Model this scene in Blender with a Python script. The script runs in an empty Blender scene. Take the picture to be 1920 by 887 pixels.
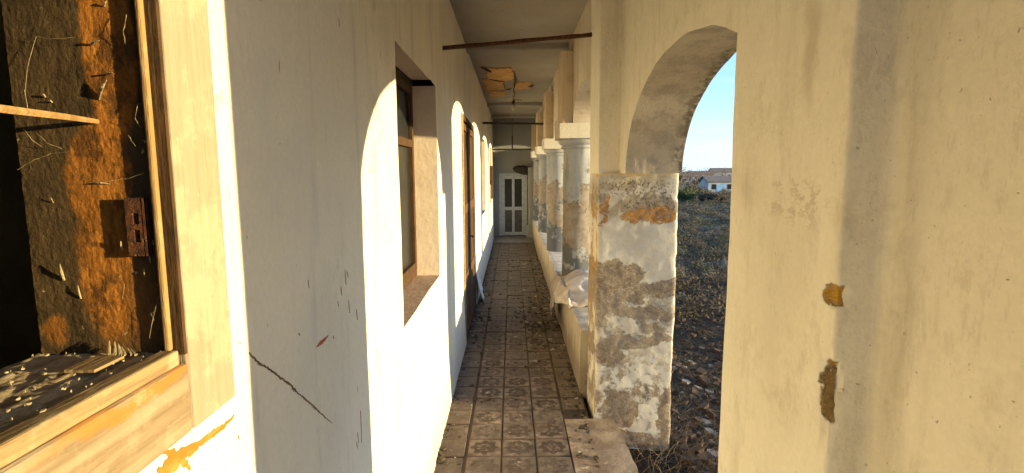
import bpy, math, random
from mathutils import Vector, noise as mnoise
S = bpy.context.scene
C = S.collection
R = math.radians
PI = math.pi
random.seed(7)
H = 1.8            # camera height above the tiled floor; all z below are relative to the camera's height

# ------------------------------------------------------------------ camera
PITCH, ROLL, F = R(6.99), R(0.3), 1000.0
cam_d = bpy.data.cameras.new("camera"); cam = bpy.data.objects.new("camera", cam_d); C.objects.link(cam)
cam_d.sensor_width = 36; cam_d.lens = 36 * F / 1920; cam_d.clip_start = 0.02; cam_d.clip_end = 3000
cam.location = (0, 0, H)
from mathutils import Matrix
cam.matrix_world = Matrix.Translation((0, 0, H)) @ Matrix.Rotation(R(90) - PITCH, 4, 'X') @ Matrix.Rotation(-ROLL, 4, 'Z')
S.camera = cam

# ------------------------------------------------------------------ light
SUN_EL, SUN_T = R(5.0), 0.26
sun_dir = Vector((1, -SUN_T, 0)).normalized() * math.cos(SUN_EL) + Vector((0, 0, math.sin(SUN_EL)))   # towards the sun
w = bpy.data.worlds.new("World"); S.world = w; w.use_nodes = True
nt = w.node_tree; nt.nodes.clear()
sky = nt.nodes.new('ShaderNodeTexSky'); sky.sky_type = 'NISHITA'; sky.sun_disc = False
sky.sun_elevation = SUN_EL
sky.sun_rotation = math.atan2(sun_dir.x, sun_dir.y)
sky.air_density = 1.0; sky.dust_density = 0.6; sky.ozone_density = 1.6
bg = nt.nodes.new('ShaderNodeBackground'); bg.inputs[1].default_value = 0.15
wo = nt.nodes.new('ShaderNodeOutputWorld')
tc = nt.nodes.new('ShaderNodeTexCoord'); mp = nt.nodes.new('ShaderNodeMapping'); mp.inputs['Scale'].default_value = (1.2, 1.2, 9)
nz = nt.nodes.new('ShaderNodeTexNoise'); nz.inputs['Scale'].default_value = 1.6; nz.inputs['Detail'].default_value = 6; nz.inputs['Roughness'].default_value = .6
mr = nt.nodes.new('ShaderNodeMapRange'); mr.interpolation_type = 'SMOOTHSTEP'
mr.inputs[1].default_value = .46; mr.inputs[2].default_value = .72; mr.inputs[3].default_value = 0; mr.inputs[4].default_value = .35
sx = nt.nodes.new('ShaderNodeSeparateXYZ'); nt.links.new(tc.outputs['Generated'], sx.inputs[0])
cr_ = nt.nodes.new('ShaderNodeValToRGB'); nt.links.new(sx.outputs[2], cr_.inputs[0]); el = cr_.color_ramp.elements
el[0].position = 0.0; el[0].color = (.44, .58, .70, 1); el[1].position = 1.0; el[1].color = (.15, .32, .62, 1)
for p_, c_ in ((.05, (.36, .53, .68, 1)), (.16, (.20, .42, .64, 1)), (.40, (.23, .46, .72, 1))):
    e_ = el.new(p_); e_.color = c_
sc_ = nt.nodes.new('ShaderNodeMix'); sc_.data_type = 'RGBA'; sc_.blend_type = 'MULTIPLY'; sc_.inputs[0].default_value = 1; nt.links.new(cr_.outputs[0], sc_.inputs[6]); sc_.inputs[7].default_value = (2.4, 2.4, 2.4, 1)
m0 = nt.nodes.new('ShaderNodeMix'); m0.data_type = 'RGBA'; m0.inputs[0].default_value = .88; nt.links.new(sky.outputs[0], m0.inputs[6]); nt.links.new(sc_.outputs[2], m0.inputs[7])
mx = nt.nodes.new('ShaderNodeMix'); mx.data_type = 'RGBA'; mx.inputs[7].default_value = (1.5, 1.65, 1.8, 1)
nt.links.new(tc.outputs['Generated'], mp.inputs[0]); nt.links.new(mp.outputs[0], nz.inputs['Vector']); nt.links.new(nz.outputs[0], mr.inputs[0])
nt.links.new(mr.outputs[0], mx.inputs[0]); nt.links.new(m0.outputs[2], mx.inputs[6]); nt.links.new(mx.outputs[2], bg.inputs[0]); nt.links.new(bg.outputs[0], wo.inputs[0])
sl = bpy.data.lights.new("sun", 'SUN'); sl.energy = 2.0; sl.angle = R(0.7); sl.color = (1.0, 0.77, 0.355)
so = bpy.data.objects.new("sun", sl); C.objects.link(so)
so.rotation_euler = sun_dir.to_track_quat('Z', 'Y').to_euler(); so.location = (30, -8, 6)
S.view_settings.view_transform = 'Standard'; S.view_settings.look = 'None'; S.view_settings.gamma = 1
S.view_settings.exposure = 2.48
S.cycles.max_bounces = 10; S.cycles.diffuse_bounces = 8
try: S.cycles.use_denoising = True
except Exception: pass

# ------------------------------------------------------------------ pixel -> point on a real plane (authoring aid for marks on walls)
CR = cam.matrix_world.to_3x3()
def P(u, v, ax, val):
    d = CR @ Vector(((u - 960) / F, (443.5 - v) / F, -1))
    return d * (val / d[ax])

# ------------------------------------------------------------------ material helpers
class Mt:
    def __init__(s, name, rough=.85, spec=.25):
        s.m = bpy.data.materials.new(name); s.m.use_nodes = True; s.t = s.m.node_tree
        s.b = s.t.nodes['Principled BSDF']; s.b.inputs['Roughness'].default_value = rough
        s.b.inputs['Specular IOR Level'].default_value = spec
        g = s.n('ShaderNodeNewGeometry'); v = s.n('ShaderNodeVectorMath'); v.operation = 'SUBTRACT'
        s.lk(g.outputs['Position'], v.inputs[0]); v.inputs[1].default_value = (0, 0, H); s.pos = v.outputs[0]; s._dist = {}
    def n(s, t): return s.t.nodes.new(t)
    def lk(s, a, b): s.t.links.new(a, b)
    def put(s, sock, v):
        if hasattr(v, 'node'): s.lk(v, sock)
        else:
            if isinstance(v, tuple) and len(v) == 3 and len(sock.default_value) == 4: v = v + (1,)
            sock.default_value = v
    def mth(s, op, a, b=0.0, c=None):
        n = s.n('ShaderNodeMath'); n.operation = op; s.put(n.inputs[0], a); s.put(n.inputs[1], b)
        if c is not None: s.put(n.inputs[2], c)
        return n.outputs[0]
    def sm(s, v, lo, hi, a=0., b=1.):
        n = s.n('ShaderNodeMapRange'); n.interpolation_type = 'SMOOTHSTEP'
        s.put(n.inputs[0], v); n.inputs[1].default_value = lo; n.inputs[2].default_value = hi; n.inputs[3].default_value = a; n.inputs[4].default_value = b
        return n.outputs[0]
    def mix(s, f, a, b, mode='MIX'):
        n = s.n('ShaderNodeMix'); n.data_type = 'RGBA'; n.blend_type = mode; s.put(n.inputs[0], f); s.put(n.inputs[6], a); s.put(n.inputs[7], b)
        return n.outputs[2]
    def vs(s, vec, sc):
        n = s.n('ShaderNodeVectorMath'); n.operation = 'MULTIPLY'; s.put(n.inputs[0], vec); n.inputs[1].default_value = sc; return n.outputs[0]
    def noise(s, scale, det=4, ro=.55, st=None, vec=None, col=False, off=None):
        n = s.n('ShaderNodeTexNoise'); n.inputs['Scale'].default_value = scale; n.inputs['Detail'].default_value = det; n.inputs['Roughness'].default_value = ro
        v = vec or s.pos
        if st: v = s.vs(v, st)
        if off is not None:
            a = s.n('ShaderNodeVectorMath'); a.operation = 'ADD'; s.put(a.inputs[0], v); a.inputs[1].default_value = (off, off * 1.3, off * .7); v = a.outputs[0]
        s.lk(v, n.inputs['Vector'])
        return n.outputs['Color'] if col else n.outputs[0]
    def warped(s, scale, amp):
        k = (scale, amp)
        if k not in s._dist:
            c = s.noise(scale, 5, .65, col=True)
            a = s.n('ShaderNodeVectorMath'); a.operation = 'SUBTRACT'; s.lk(c, a.inputs[0]); a.inputs[1].default_value = (.5, .5, .5)
            b = s.vs(a.outputs[0], (amp, amp, amp))
            d = s.n('ShaderNodeVectorMath'); d.operation = 'ADD'; s.lk(b, d.inputs[0]); s.lk(s.pos, d.inputs[1]); s._dist[k] = d.outputs[0]
        return s._dist[k]
    def blob(s, c, r, warp=(9, .12), soft=.25, rot=0., ax=0):
        """elliptic stain round point c with radii r on the two axes other than ax, its outline broken by noise"""
        m = s.n('ShaderNodeMapping'); m.vector_type = 'TEXTURE'
        rr = list(r); rr.insert(ax, 1e3)
        m.inputs['Location'].default_value = c; m.inputs['Scale'].default_value = rr
        ro = [0, 0, 0]; ro[ax] = rot; m.inputs['Rotation'].default_value = ro
        s.lk(s.warped(*warp), m.inputs[0])
        l = s.n('ShaderNodeVectorMath'); l.operation = 'LENGTH'; s.lk(m.outputs[0], l.inputs[0])
        return s.sm(l.outputs['Value'], 1 - soft, 1 + soft, 1, 0)
    def mx(s, *v):
        r = v[0]
        for x in v[1:]: r = s.mth('MAXIMUM', r, x)
        return r
    def bump(s, h, dist=.01, st=.6):
        n = s.n('ShaderNodeBump'); n.inputs['Distance'].default_value = dist; n.inputs['Strength'].default_value = st
        s.lk(h, n.inputs['Height']); s.lk(n.outputs[0], s.b.inputs['Normal'])
    def col(s, c): s.put(s.b.inputs['Base Color'], c); return s
    def sep(s, vec=None):
        n = s.n('ShaderNodeSeparateXYZ'); s.lk(vec or s.pos, n.inputs[0]); return n.outputs
def add_(m, *t):
    r = m.mth('MULTIPLY', t[0][0], t[0][1])
    for v, k in t[1:]: r = m.mth('MULTIPLY_ADD', v, k, r)
    return r

# ---- lime-washed plaster, shared recipe
def plaster(name, a, b, dirt, dirt_amt=.5, streak=.5, bump=.5, coarse=60):
    m = Mt(name)
    big = m.noise(1.7, 5, .6); st = m.noise(9, 5, .6, st=(1, 1, .14)); fine = m.noise(coarse, 6, .65); med = m.noise(14, 5, .6, off=3)
    brush = m.noise(55, 3, .5, st=(1, 1, .10))
    c = m.mix(m.sm(big, .35, .68), a, b)
    c = m.mix(m.mth('MULTIPLY', m.sm(st, .50, .72), dirt_amt * streak), c, dirt)
    c = m.mix(m.mth('MULTIPLY', m.sm(m.noise(5, 7, .7, off=8), .56, .72), dirt_amt * .6), c, dirt)
    pit = m.sm(m.noise(85, 4, .6, off=5), .69, .74)
    c = m.mix(m.mth('MULTIPLY', pit, .55), c, dirt)
    c = m.mix(m.sm(fine, .2, .8, .10, 0), c, (0.1, .08, .06))
    m.c = c
    m.h = add_(m, (fine, .35), (med, .9), (brush, .22), (st, .35), (pit, -.5))
    m.bd = bump
    return m
def fin(m):
    m.col(m.c); m.bump(m.h, .006, m.bd); return m.m

M = {}
# left wall
m = plaster('limewash_left', (.89, .835, .72), (.80, .755, .67), (.46, .43, .40), .45, .9, .9)
z = m.sep()
lowm = m.mth('MULTIPLY', m.sm(m.mth('MULTIPLY_ADD', m.noise(4, 5, .7, off=2), .5, z[2]), -1.60, -1.1, 1, 0), .6)
m.c = m.mix(lowm, m.c, (.42, .38, .35))
q = P(600, 740, 0, -.5)
m.c = m.mix(m.mth('MULTIPLY', m.blob(q, (.30, .22), (3, .3), .7), .22), m.c, (.42, .40, .40))
m.c = m.mix(m.sm(m.noise(3, 4, .5, off=12), .55, .75, 0, .28), m.c, (.62, .64, .68))
m.c = m.mix(m.mth('MULTIPLY', m.sm(m.noise(16, 8, .8, st=(1, 1, .3), off=81), .54, .70), .22), m.c, (.55, .52, .50))
m.c = m.mix(m.mth('MULTIPLY', m.sm(m.noise(2.2, 9, .8, off=83), .60, .64), .14), m.c, (.62, .59, .56))
m.h = add_(m, (m.h, 1), (m.sm(m.noise(2.2, 9, .8, off=83), .60, .64), -.4))
spk = m.sm(m.noise(30, 2, .5, st=(1, 1, .25), off=20), .735, .75)
m.c = m.mix(m.mth('MULTIPLY', spk, .8), m.c, (.28, .20, .13))
M['left'] = fin(m)
# inner face of the arcade wall, yellow cream
m = plaster('limewash_yellow', (.88, .835, .75), (.81, .77, .69), (.50, .44, .35), .6, .5, 1.0)
stain = m.blob(P(1490, 375, 0, .6), (.12, .05), (14, .15), .5)
stain2 = m.blob(P(1520, 90, 0, .6), (.03, .10), (9, .12), .6)
stain3 = m.blob(P(1400, 350, 0, .6), (.10, .05), (9, .2), .8)
stain4 = m.blob(P(1450, 620, 0, .6), (.10, .25), (7, .3), .9)
stain = m.mth('MULTIPLY', stain, m.sm(m.noise(40, 5, .75, st=(1, .5, 1), off=51), .50, .54))
m.c = m.mix(m.mth('MULTIPLY', m.mx(stain, stain2, m.mth('MULTIPLY', stain3, .5), m.mth('MULTIPLY', stain4, .4)), .45), m.c, (.42, .35, .26))
# broken corner of the near pilaster
CH = [(P(1552, 548, 0, .605), .024, .024), (P(1557, 734, 0, .605), .030, .078)]
ys = m.sep()[1]
cw = m.sm(m.mth('MULTIPLY_ADD', m.noise(60, 4, .6), .010, m.sep()[0]), .618, .619, 1, 0)
k1 = m.mth('MULTIPLY', cw, m.blob((.61, .980, CH[0][0].z), (.030, .019), (50, .028), .08)); k2 = m.mth('MULTIPLY', cw, m.blob((.61, .972, CH[1][0].z), (.031, .062), (45, .022), .06))
kk = m.mx(k1, k2)
core = m.mix(m.sm(m.noise(60, 4, .7), .4, .6), (.34, .23, .10), (.20, .13, .065))
ochre = (.62, .34, .05)
zz = m.sep()[2]
core = m.mix(m.mx(k1, m.sm(zz, CH[1][0].z + .045, CH[1][0].z + .062)), core, m.mix(m.sm(m.noise(50, 3, .6, off=4), .42, .6), ochre, (.45, .30, .12)))
m.c = m.mix(kk, m.c, core)
m.h = add_(m, (m.h, 1), (kk, -2.5), (m.mth('MULTIPLY', kk, m.noise(90, 4, .7)), 3.))
m.c = m.mix(m.mth('MULTIPLY', m.sm(m.noise(14, 9, .82, st=(1, 1, .45), off=95), .53, .60), .28), m.c, (.52, .47, .39)); M['yellow'] = fin(m)
m = plaster('limewash_tan', (.84, .795, .71), (.77, .73, .655), (.46, .40, .32), .65, .5, 1.0)
m.c = m.mix(m.mth('MULTIPLY', m.sm(m.noise(12, 9, .82, st=(1, 1, .35), off=97), .52, .60), .30), m.c, (.50, .44, .36)); M['tan'] = fin(m)
# arch soffit : rough stipple
m = plaster('stipple_soffit', (.62, .545, .46), (.66, .59, .51), (.36, .30, .24), .7, .4, .9, 120)
m.c = m.mix(m.mth('MULTIPLY', m.blob(P(1260, 200, 0, .95), (.10, .18), (6, .2), .8), .6), m.c, (.80, .74, .64))
x3 = m.sep()
edge = m.mth('MULTIPLY', m.sm(m.mth('MULTIPLY_ADD', m.noise(10, 5, .7), .14, x3[0]), 1.06, 1.16), m.sm(m.noise(24, 4, .7), .40, .55))
m.c = m.mix(m.mth('MULTIPLY', m.sm(m.noise(5, 7, .7, off=61), .48, .60), .55), m.c, (.36, .31, .27))
m.c = m.mix(m.mth('MULTIPLY', edge, .8), m.c, (.15, .13, .08))
m.h = add_(m, (m.h, .6), (m.noise(75, 5, .75, off=9), 2.4))
M['soffit'] = fin(m)
# jamb of the far pier: peeled whitewash over brown render
m = plaster('peeling_jamb', (.76, .74, .71), (.68, .66, .635), (.42, .37, .32), .6, .3, .7)
brown = m.mix(m.sm(m.noise(26, 6, .7), .35, .65), (.21, .155, .115), (.38, .31, .25)); brown = m.mix(m.sm(m.noise(130, 4, .7, off=41), .52, .62, 0, .6), brown, (.10, .07, .05))
JY = 3.66
def jb(u, v, ru, rv, **k):
    p = P(u, v, 1, JY); return m.blob(p, (ru * JY / 1000, rv * JY / 1000), ax=1, **{'warp': (7, .20), 'soft': .07, **k})
nzj = m.sm(m.noise(8, 8, .72, off=31), .47, .56)
bm_ = m.mx(jb(1150, 515, 58, 28, rot=.05), jb(1215, 545, 75, 16, rot=-.22), jb(1140, 560, 34, 40), jb(1205, 585, 60, 16), jb(1140, 665, 26, 34),
          jb(1190, 640, 70, 12, rot=-.1), jb(1160, 770, 34, 40), jb(1245, 770, 20, 60), jb(1190, 826, 80, 20),
          m.mth('MULTIPLY', jb(1215, 385, 50, 24), .8), m.mth('MULTIPLY', m.mx(jb(1180, 600, 100, 50, soft=.6), jb(1180, 740, 90, 90, soft=.6), jb(1190, 375, 90, 36, soft=.5)), nzj))
m.c = m.mix(m.mth('MULTIPLY', m.sm(m.noise(6, 8, .75, off=71), .44, .60), .5), m.c, (.50, .46, .42))
m.c = m.mix(m.mth('MULTIPLY', bm_, m.sm(m.noise(30, 6, .75, off=72), .36, .50, .55, .95)), m.c, brown)
gry = m.mx(jb(1140, 372, 50, 40, soft=.6), jb(1170, 610, 80, 44, soft=.8))
m.c = m.mix(m.mth('MULTIPLY', gry, .35), m.c, (.40, .37, .35))
rust = m.mth('MULTIPLY', m.mx(jb(1215, 400, 46, 13, warp=(16, .10), rot=-.12), jb(1240, 405, 22, 16), jb(1130, 405, 5, 26), jb(1137, 380, 4, 18), jb(1178, 408, 14, 8)), m.sm(m.noise(36, 4, .7, off=7), .38, .5))
m.c = m.mix(m.mth('MULTIPLY', rust, .95), m.c, m.mix(m.sm(m.noise(50, 4, .6), .4, .6), (.40, .17, .04), (.55, .30, .10)))
drk = m.mth('MULTIPLY', m.mx(jb(1210, 385, 44, 8, warp=(20, .1)), jb(1250, 372, 10, 14), jb(1190, 350, 60, 22, soft=.7)), m.sm(m.noise(60, 4, .7, off=2), .52, .6))
m.c = m.mix(m.mth('MULTIPLY', drk, .85), m.c, (.10, .075, .05))
x3 = m.sep()
yl = m.mth('MULTIPLY', m.sm(m.mth('MULTIPLY_ADD', m.noise(12, 5, .7, off=1), .12, x3[2]), .02, .04), m.sm(x3[0], 1.2, 1.19))
m.c = m.mix(yl, m.c, (.76, .61, .38))
spots = m.sm(m.noise(44, 5, .7, off=14), .66, .70)
m.c = m.mix(m.mth('MULTIPLY', spots, m.mth('SUBTRACT', .8, yl)), m.c, (.14, .11, .09))
# narrow corridor side of the same pier: ochre with flakes
sidem = m.mth('MULTIPLY', m.sm(x3[0], .604, .602), m.sm(m.noise(9, 7, .75, st=(1, 1, .4), off=6), .50, .56))
m.c = m.mix(sidem, m.c, m.mix(m.sm(m.noise(20, 4, .6), .4, .6), (.50, .30, .10), (.30, .20, .11)))
m.h = add_(m, (m.h, .9), (bm_, -3.5), (m.mth('MULTIPLY', bm_, m.noise(110, 5, .7)), 3.5), (rust, -2))
M['jamb'] = fin(m)
# ceiling
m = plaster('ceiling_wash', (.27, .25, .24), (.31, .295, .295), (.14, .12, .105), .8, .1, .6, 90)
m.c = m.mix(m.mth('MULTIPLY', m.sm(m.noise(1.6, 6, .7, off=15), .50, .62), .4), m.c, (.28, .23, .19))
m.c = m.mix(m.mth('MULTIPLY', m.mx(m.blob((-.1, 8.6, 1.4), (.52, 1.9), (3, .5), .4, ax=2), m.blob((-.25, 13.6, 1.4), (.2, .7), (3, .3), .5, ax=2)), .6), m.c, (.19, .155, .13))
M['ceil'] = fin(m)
# spandrels over the columns
m = plaster('arcade_wash', (.52, .45, .39), (.58, .54, .51), (.30, .23, .17), .8, .7, .7)
M['arc'] = fin(m)
m = plaster('pilaster_tan', (.52, .41, .30), (.58, .48, .38), (.30, .22, .15), .8, .7, .7)
M['pil'] = fin(m)
# columns
m = plaster('column_wash', (.37, .39, .43), (.27, .30, .35), (.13, .13, .145), .9, .8, .7)
och = m.mx(m.blob((.74, 5.85, -.62), (.6, .35), (4, .5), .15), m.blob((.74, 8.45, -.6), (.14, .5), (4, .5), .15))
cx = m.sep()
zn = m.mth('MULTIPLY_ADD', m.noise(2.6, 8, .68, off=3), 2.6, cx[2])
patch = m.mth('MULTIPLY', m.sm(zn, 1.02, 1.06, 1, 0), m.sm(zn, .50, .54))
m.c = m.mix(m.mth('MULTIPLY', patch, .9), m.c, m.mix(m.sm(m.noise(11, 6, .7), .40, .6), (.23, .18, .135), (.28, .255, .235)))
rim = m.mth('MULTIPLY', m.sm(zn, 1.0, 1.035), m.sm(zn, 1.08, 1.045))
m.c = m.mix(m.mth('MULTIPLY', rim, .7), m.c, (.16, .10, .05))
low = m.mth('MULTIPLY', m.sm(zn, .48, .52, 1, 0), m.sm(m.noise(4, 8, .7, off=9), .42, .47))
m.c = m.mix(m.mth('MULTIPLY', low, .85), m.c, (.085, .09, .105))
m.h = add_(m, (m.h, 1), (patch, -2), (low, -1))
M['col'] = fin(m)
m = plaster('stucco_cap', (.62, .59, .54), (.68, .65, .61), (.42, .36, .28), .5, .3, 1., 150)
m.h = add_(m, (m.h, .6), (m.noise(90, 4, .7, off=9), 3))
M['cap'] = fin(m)
m = plaster('bench_render', (.46, .39, .31), (.52, .46, .39), (.17, .13, .095), .95, .9, .8)
x3 = m.sep()
m.c = m.mix(m.mth('MULTIPLY', m.sm(m.mth('MULTIPLY_ADD', m.noise(5, 5, .7), .5, x3[2]), -1.45, -1.15, 1, 0), .6), m.c, (.17, .13, .10))
m.c = m.mix(m.sm(x3[2], -1.276, -1.271, 0, .85), m.c, m.mix(m.sm(m.noise(6, 6, .7), .4, .6), (.60, .59, .60), (.40, .37, .35)))
M['bench'] = fin(m)
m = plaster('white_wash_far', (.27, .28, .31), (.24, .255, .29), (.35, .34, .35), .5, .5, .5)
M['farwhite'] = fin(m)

# tiles
def tile_mat(name, motif):
    m = Mt(name, .7, .3)
    tcn = m.n('ShaderNodeTexCoord'); o = tcn.outputs['Object']; oi = m.n('ShaderNodeObjectInfo')
    nn = m.noise(9, 6, .7); n2 = m.noise(40, 5, .7); n3 = m.noise(2.2, 5, .65, off=4)
    sp = m.sep(o)
    base = m.mix(m.sm(nn, .35, .65), (.255, .20, .18), (.10, .078, .070))
    if motif:
        x, y = sp[0], sp[1]
        r = m.mth('SQRT', m.mth('ADD', m.mth('MULTIPLY', x, x), m.mth('MULTIPLY', y, y)))
        r = m.mth('DIVIDE', r, .11)
        r = m.mth('MULTIPLY_ADD', m.mth('SUBTRACT', m.noise(28, 6, .75, off=17), .5), .55, r)
        th = m.mth('ARCTAN2', y, x)
        c8 = m.mth('COSINE', m.mth('MULTIPLY', th, 8)); c4 = m.mth('COSINE', m.mth('MULTIPLY', th, 4))
        out = m.mth('MULTIPLY_ADD', c8, .09, .74)
        inn = m.mth('MULTIPLY_ADD', c8, -.07, .42)
        ring = m.mth('MULTIPLY', m.sm(m.mth('SUBTRACT', out, r), -.03, .03), m.sm(m.mth('SUBTRACT', r, inn), -.03, .03))
        ctr = m.mth('MULTIPLY', m.sm(m.mth('SUBTRACT', m.mth('MULTIPLY_ADD', c4, .09, .20), r), -.03, .03), m.sm(r, .05, .09))
        cor = m.mth('ADD', m.mth('ABSOLUTE', x), m.mth('ABSOLUTE', y)); cor = m.sm(cor, .168, .174)
        pat = m.mx(ring, m.mth('MULTIPLY', ctr, .8), m.mth('MULTIPLY', cor, .35), m.mth('MULTIPLY', m.sm(m.mth('SUBTRACT', out, r), -.03, .03), m.sm(m.noise(34, 5, .7, off=11), .46, .56)))
        wear = m.sm(m.mth('ADD', m.noise(14, 6, .75, off=21), m.mth('MULTIPLY_ADD', oi.outputs['Random'], .24, -.12)), .50, .66, 1, .2)
        base = m.mix(m.mth('MULTIPLY', pat, m.mth('MULTIPLY', wear, .97)), base, (.05, .034, .028))
    else:
        base = m.mix(.55, base, (.13, .10, .085))
    base = m.mix(m.mth('MULTIPLY', m.mth('POWER', oi.outputs['Random'], 2.0), .55), base, (.13, .105, .095))
    # trodden dirt over several tiles; far paints the corridor's deepening shade into them
    z = m.sep()
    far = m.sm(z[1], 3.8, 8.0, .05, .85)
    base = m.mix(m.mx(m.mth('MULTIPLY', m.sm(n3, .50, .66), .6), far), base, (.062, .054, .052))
    base = m.mix(m.mth('MULTIPLY', m.sm(m.noise(20, 7, .75, off=3), .62, .66), .8), base, (.45, .40, .35))
    base = m.mix(m.mth('MULTIPLY', m.sm(m.noise(7, 8, .8, off=44), .50, .60), .55), base, (.09, .06, .048))
    base = m.mix(m.mth('MULTIPLY', m.sm(m.noise(4.5, 8, .8, off=64), .56, .66), .5), base, (.44, .36, .31))
    base = m.mix(m.mth('MULTIPLY', m.sm(m.noise(3, 4, .6, off=14), .60, .72), .5), base, (.25, .11, .07))
    ed = m.mx(m.mth('ABSOLUTE', sp[0]), m.mth('ABSOLUTE', sp[1]))
    base = m.mix(m.sm(m.mth('MULTIPLY_ADD', n2, .012, ed), .104, .113, 0, .8), base, (.07, .05, .04))
    m.c = base; m.h = add_(m, (n2, 1), (nn, 1.2)); m.bd = .6
    return fin(m)
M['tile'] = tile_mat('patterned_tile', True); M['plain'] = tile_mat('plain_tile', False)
m = Mt('old_concrete'); a = m.noise(5, 7, .7); b = m.noise(50, 5, .7)
m.c = m.mix(m.sm(a, .35, .62), (.34, .275, .22), (.22, .16, .12)); m.c = m.mix(m.sm(b, .6, .7, 0, .6), m.c, (.1, .07, .05))
m.c = m.mix(m.sm(m.noise(9, 6, .7, off=3), .62, .68, 0, .7), m.c, (.48, .43, .38))
m.h = add_(m, (a, 3), (b, 1.2)); m.bd = .8; M['conc'] = fin(m)
m = Mt('joint_dirt', .95); m.c = m.mix(m.noise(30, 5, .7), (.05, .035, .028), (.11, .08, .065)); m.h = m.noise(80, 4, .7); m.bd = .8; M['dirt'] = fin(m)

# woods / metals
def wood(name, a, b, c, ax=2, k=.6, rough=.8, sc=1.):
    m = Mt(name, rough); st = [1, 1, 1]; st[ax] = .06
    g = m.noise(70 * sc, 5, .65, st=tuple(st)); n = m.noise(9 * sc, 6, .7); f = m.noise(140 * sc, 4, .6, st=tuple(1 if i != ax else .25 for i in range(3)))
    m.c = m.mix(m.sm(g, .35, .65), a, b); m.c = m.mix(m.mth('MULTIPLY', m.sm(n, .48, .64), k), m.c, c)
    m.h = add_(m, (g, 1.2), (f, .7), (n, .6)); m.bd = .5; return m
m = wood('weathered_casing', (.36, .285, .225), (.32, .25, .19), (.40, .32, .25), 2, sc=.8)
m.c = m.mix(m.sm(m.noise(24, 5, .6, off=5), .68, .72, 0, .7), m.c, (.45, .24, .06)); m.c = m.mix(m.sm(m.noise(60, 3, .5, st=(1, 1, .03), off=91), .66, .70, 0, .65), m.c, (.22, .14, .08)); m.c = m.mix(m.sm(m.noise(7, 8, .75, off=92), .50, .58, 0, .5), m.c, (.46, .37, .28)); M['casing'] = fin(m)
m = wood('weathered_casing_low', (.32, .245, .17), (.20, .145, .09), (.38, .31, .23), 1, sc=.7)
m.c = m.mix(m.mth('MULTIPLY', m.blob((-.5, .66, -.292), (.13, .010), (12, .05), .4), .8), m.c, (.40, .17, .03)); m.c = m.mix(m.sm(m.noise(60, 3, .5, st=(1, .03, 1), off=91), .62, .66, 0, .7), m.c, (.17, .11, .06)); m.c = m.mix(m.sm(m.noise(7, 8, .75, off=92), .50, .58, 0, .5), m.c, (.42, .34, .25)); M['casing_low'] = fin(m)
m = wood('ochre_bead', (.36, .23, .10), (.26, .15, .06), (.45, .34, .20), 2); M['bead'] = fin(m)
m = wood('pale_sill_edge', (.33, .24, .13), (.22, .15, .08), (.44, .36, .25), 1); M['silledge'] = fin(m)
m = wood('dark_wood', (.055, .032, .016), (.09, .05, .022), (.028, .018, .012), 2, .8); M['dark'] = fin(m)
m = wood('door_brown', (.10, .055, .035), (.14, .075, .048), (.05, .03, .02), 2, .6); M['doorbrown'] = fin(m)
m = wood('window_brown', (.065, .035, .02), (.09, .05, .025), (.035, .02, .012), 2, .6); M['winbrown'] = fin(m)
# shutter box lining: crusted boards, sunlit strip painted orange, shade around it painted dark
m = Mt('sun_strip_lining', .6, .3)
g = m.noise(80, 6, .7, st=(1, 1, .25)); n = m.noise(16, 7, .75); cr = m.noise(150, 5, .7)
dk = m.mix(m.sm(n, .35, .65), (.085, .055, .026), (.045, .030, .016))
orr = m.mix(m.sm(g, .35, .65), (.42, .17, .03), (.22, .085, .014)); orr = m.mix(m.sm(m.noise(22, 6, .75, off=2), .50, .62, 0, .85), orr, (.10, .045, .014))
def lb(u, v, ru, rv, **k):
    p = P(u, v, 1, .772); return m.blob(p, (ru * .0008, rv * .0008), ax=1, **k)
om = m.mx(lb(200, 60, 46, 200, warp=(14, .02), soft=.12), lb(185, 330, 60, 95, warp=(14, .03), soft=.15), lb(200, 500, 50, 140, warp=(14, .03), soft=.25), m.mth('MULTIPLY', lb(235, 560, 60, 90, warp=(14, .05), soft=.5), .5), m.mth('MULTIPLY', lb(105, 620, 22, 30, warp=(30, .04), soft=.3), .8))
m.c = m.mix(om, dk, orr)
m.c = m.mix(m.sm(m.noise(60, 4, .6, off=33), .70, .73, 0, .8), m.c, (.50, .42, .25))
m.h = add_(m, (g, .6), (n, .35), (cr, .7)); m.bd = .6; M['lining'] = fin(m)
m = Mt('sill_crust', .9); n = m.noise(20, 7, .75, st=(1.6, .6, 1)); f = m.noise(120, 5, .7)
m.c = m.mix(m.sm(n, .38, .6), (.58, .48, .33), (.27, .20, .12)); m.c = m.mix(m.sm(m.noise(34, 7, .8, off=4, st=(1, .5, 1)), .53, .60, 0, .85), m.c, (.48, .42, .32))
m.h = add_(m, (n, 1.0), (f, .5)); m.bd = .6; M['sillcrust'] = fin(m)
m = Mt('rusty_iron', .9); n = m.noise(60, 6, .7); m.c = m.mix(m.sm(n, .38, .62), (.13, .048, .022), (.05, .025, .018)); m.c = m.mix(m.sm(m.noise(110, 3, .6, off=3), .62, .68), m.c, (.26, .12, .04))
m.h = m.noise(160, 5, .7); m.bd = 1; M['rust'] = fin(m)
m = Mt('dark_iron', .7); m.c = m.mix(m.noise(60, 4), (.03, .022, .02), (.06, .04, .03)); m.h = m.noise(100, 3); m.bd = .5; M['iron'] = fin(m)
def flat(name, c, c2=None, sc=30, rough=.8, bd=.5):
    m = Mt(name, rough); m.c = m.mix(m.sm(m.noise(sc, 5, .65), .35, .65), c, c2 or tuple(x * .75 for x in c)); m.h = m.noise(sc * 3, 4, .6); m.bd = bd; return fin(m)
M['roomdark'] = flat('dark_room', (.16, .15, .14), (.10, .095, .09), 3)  # mottled dark grey for all faces of the room
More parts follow.
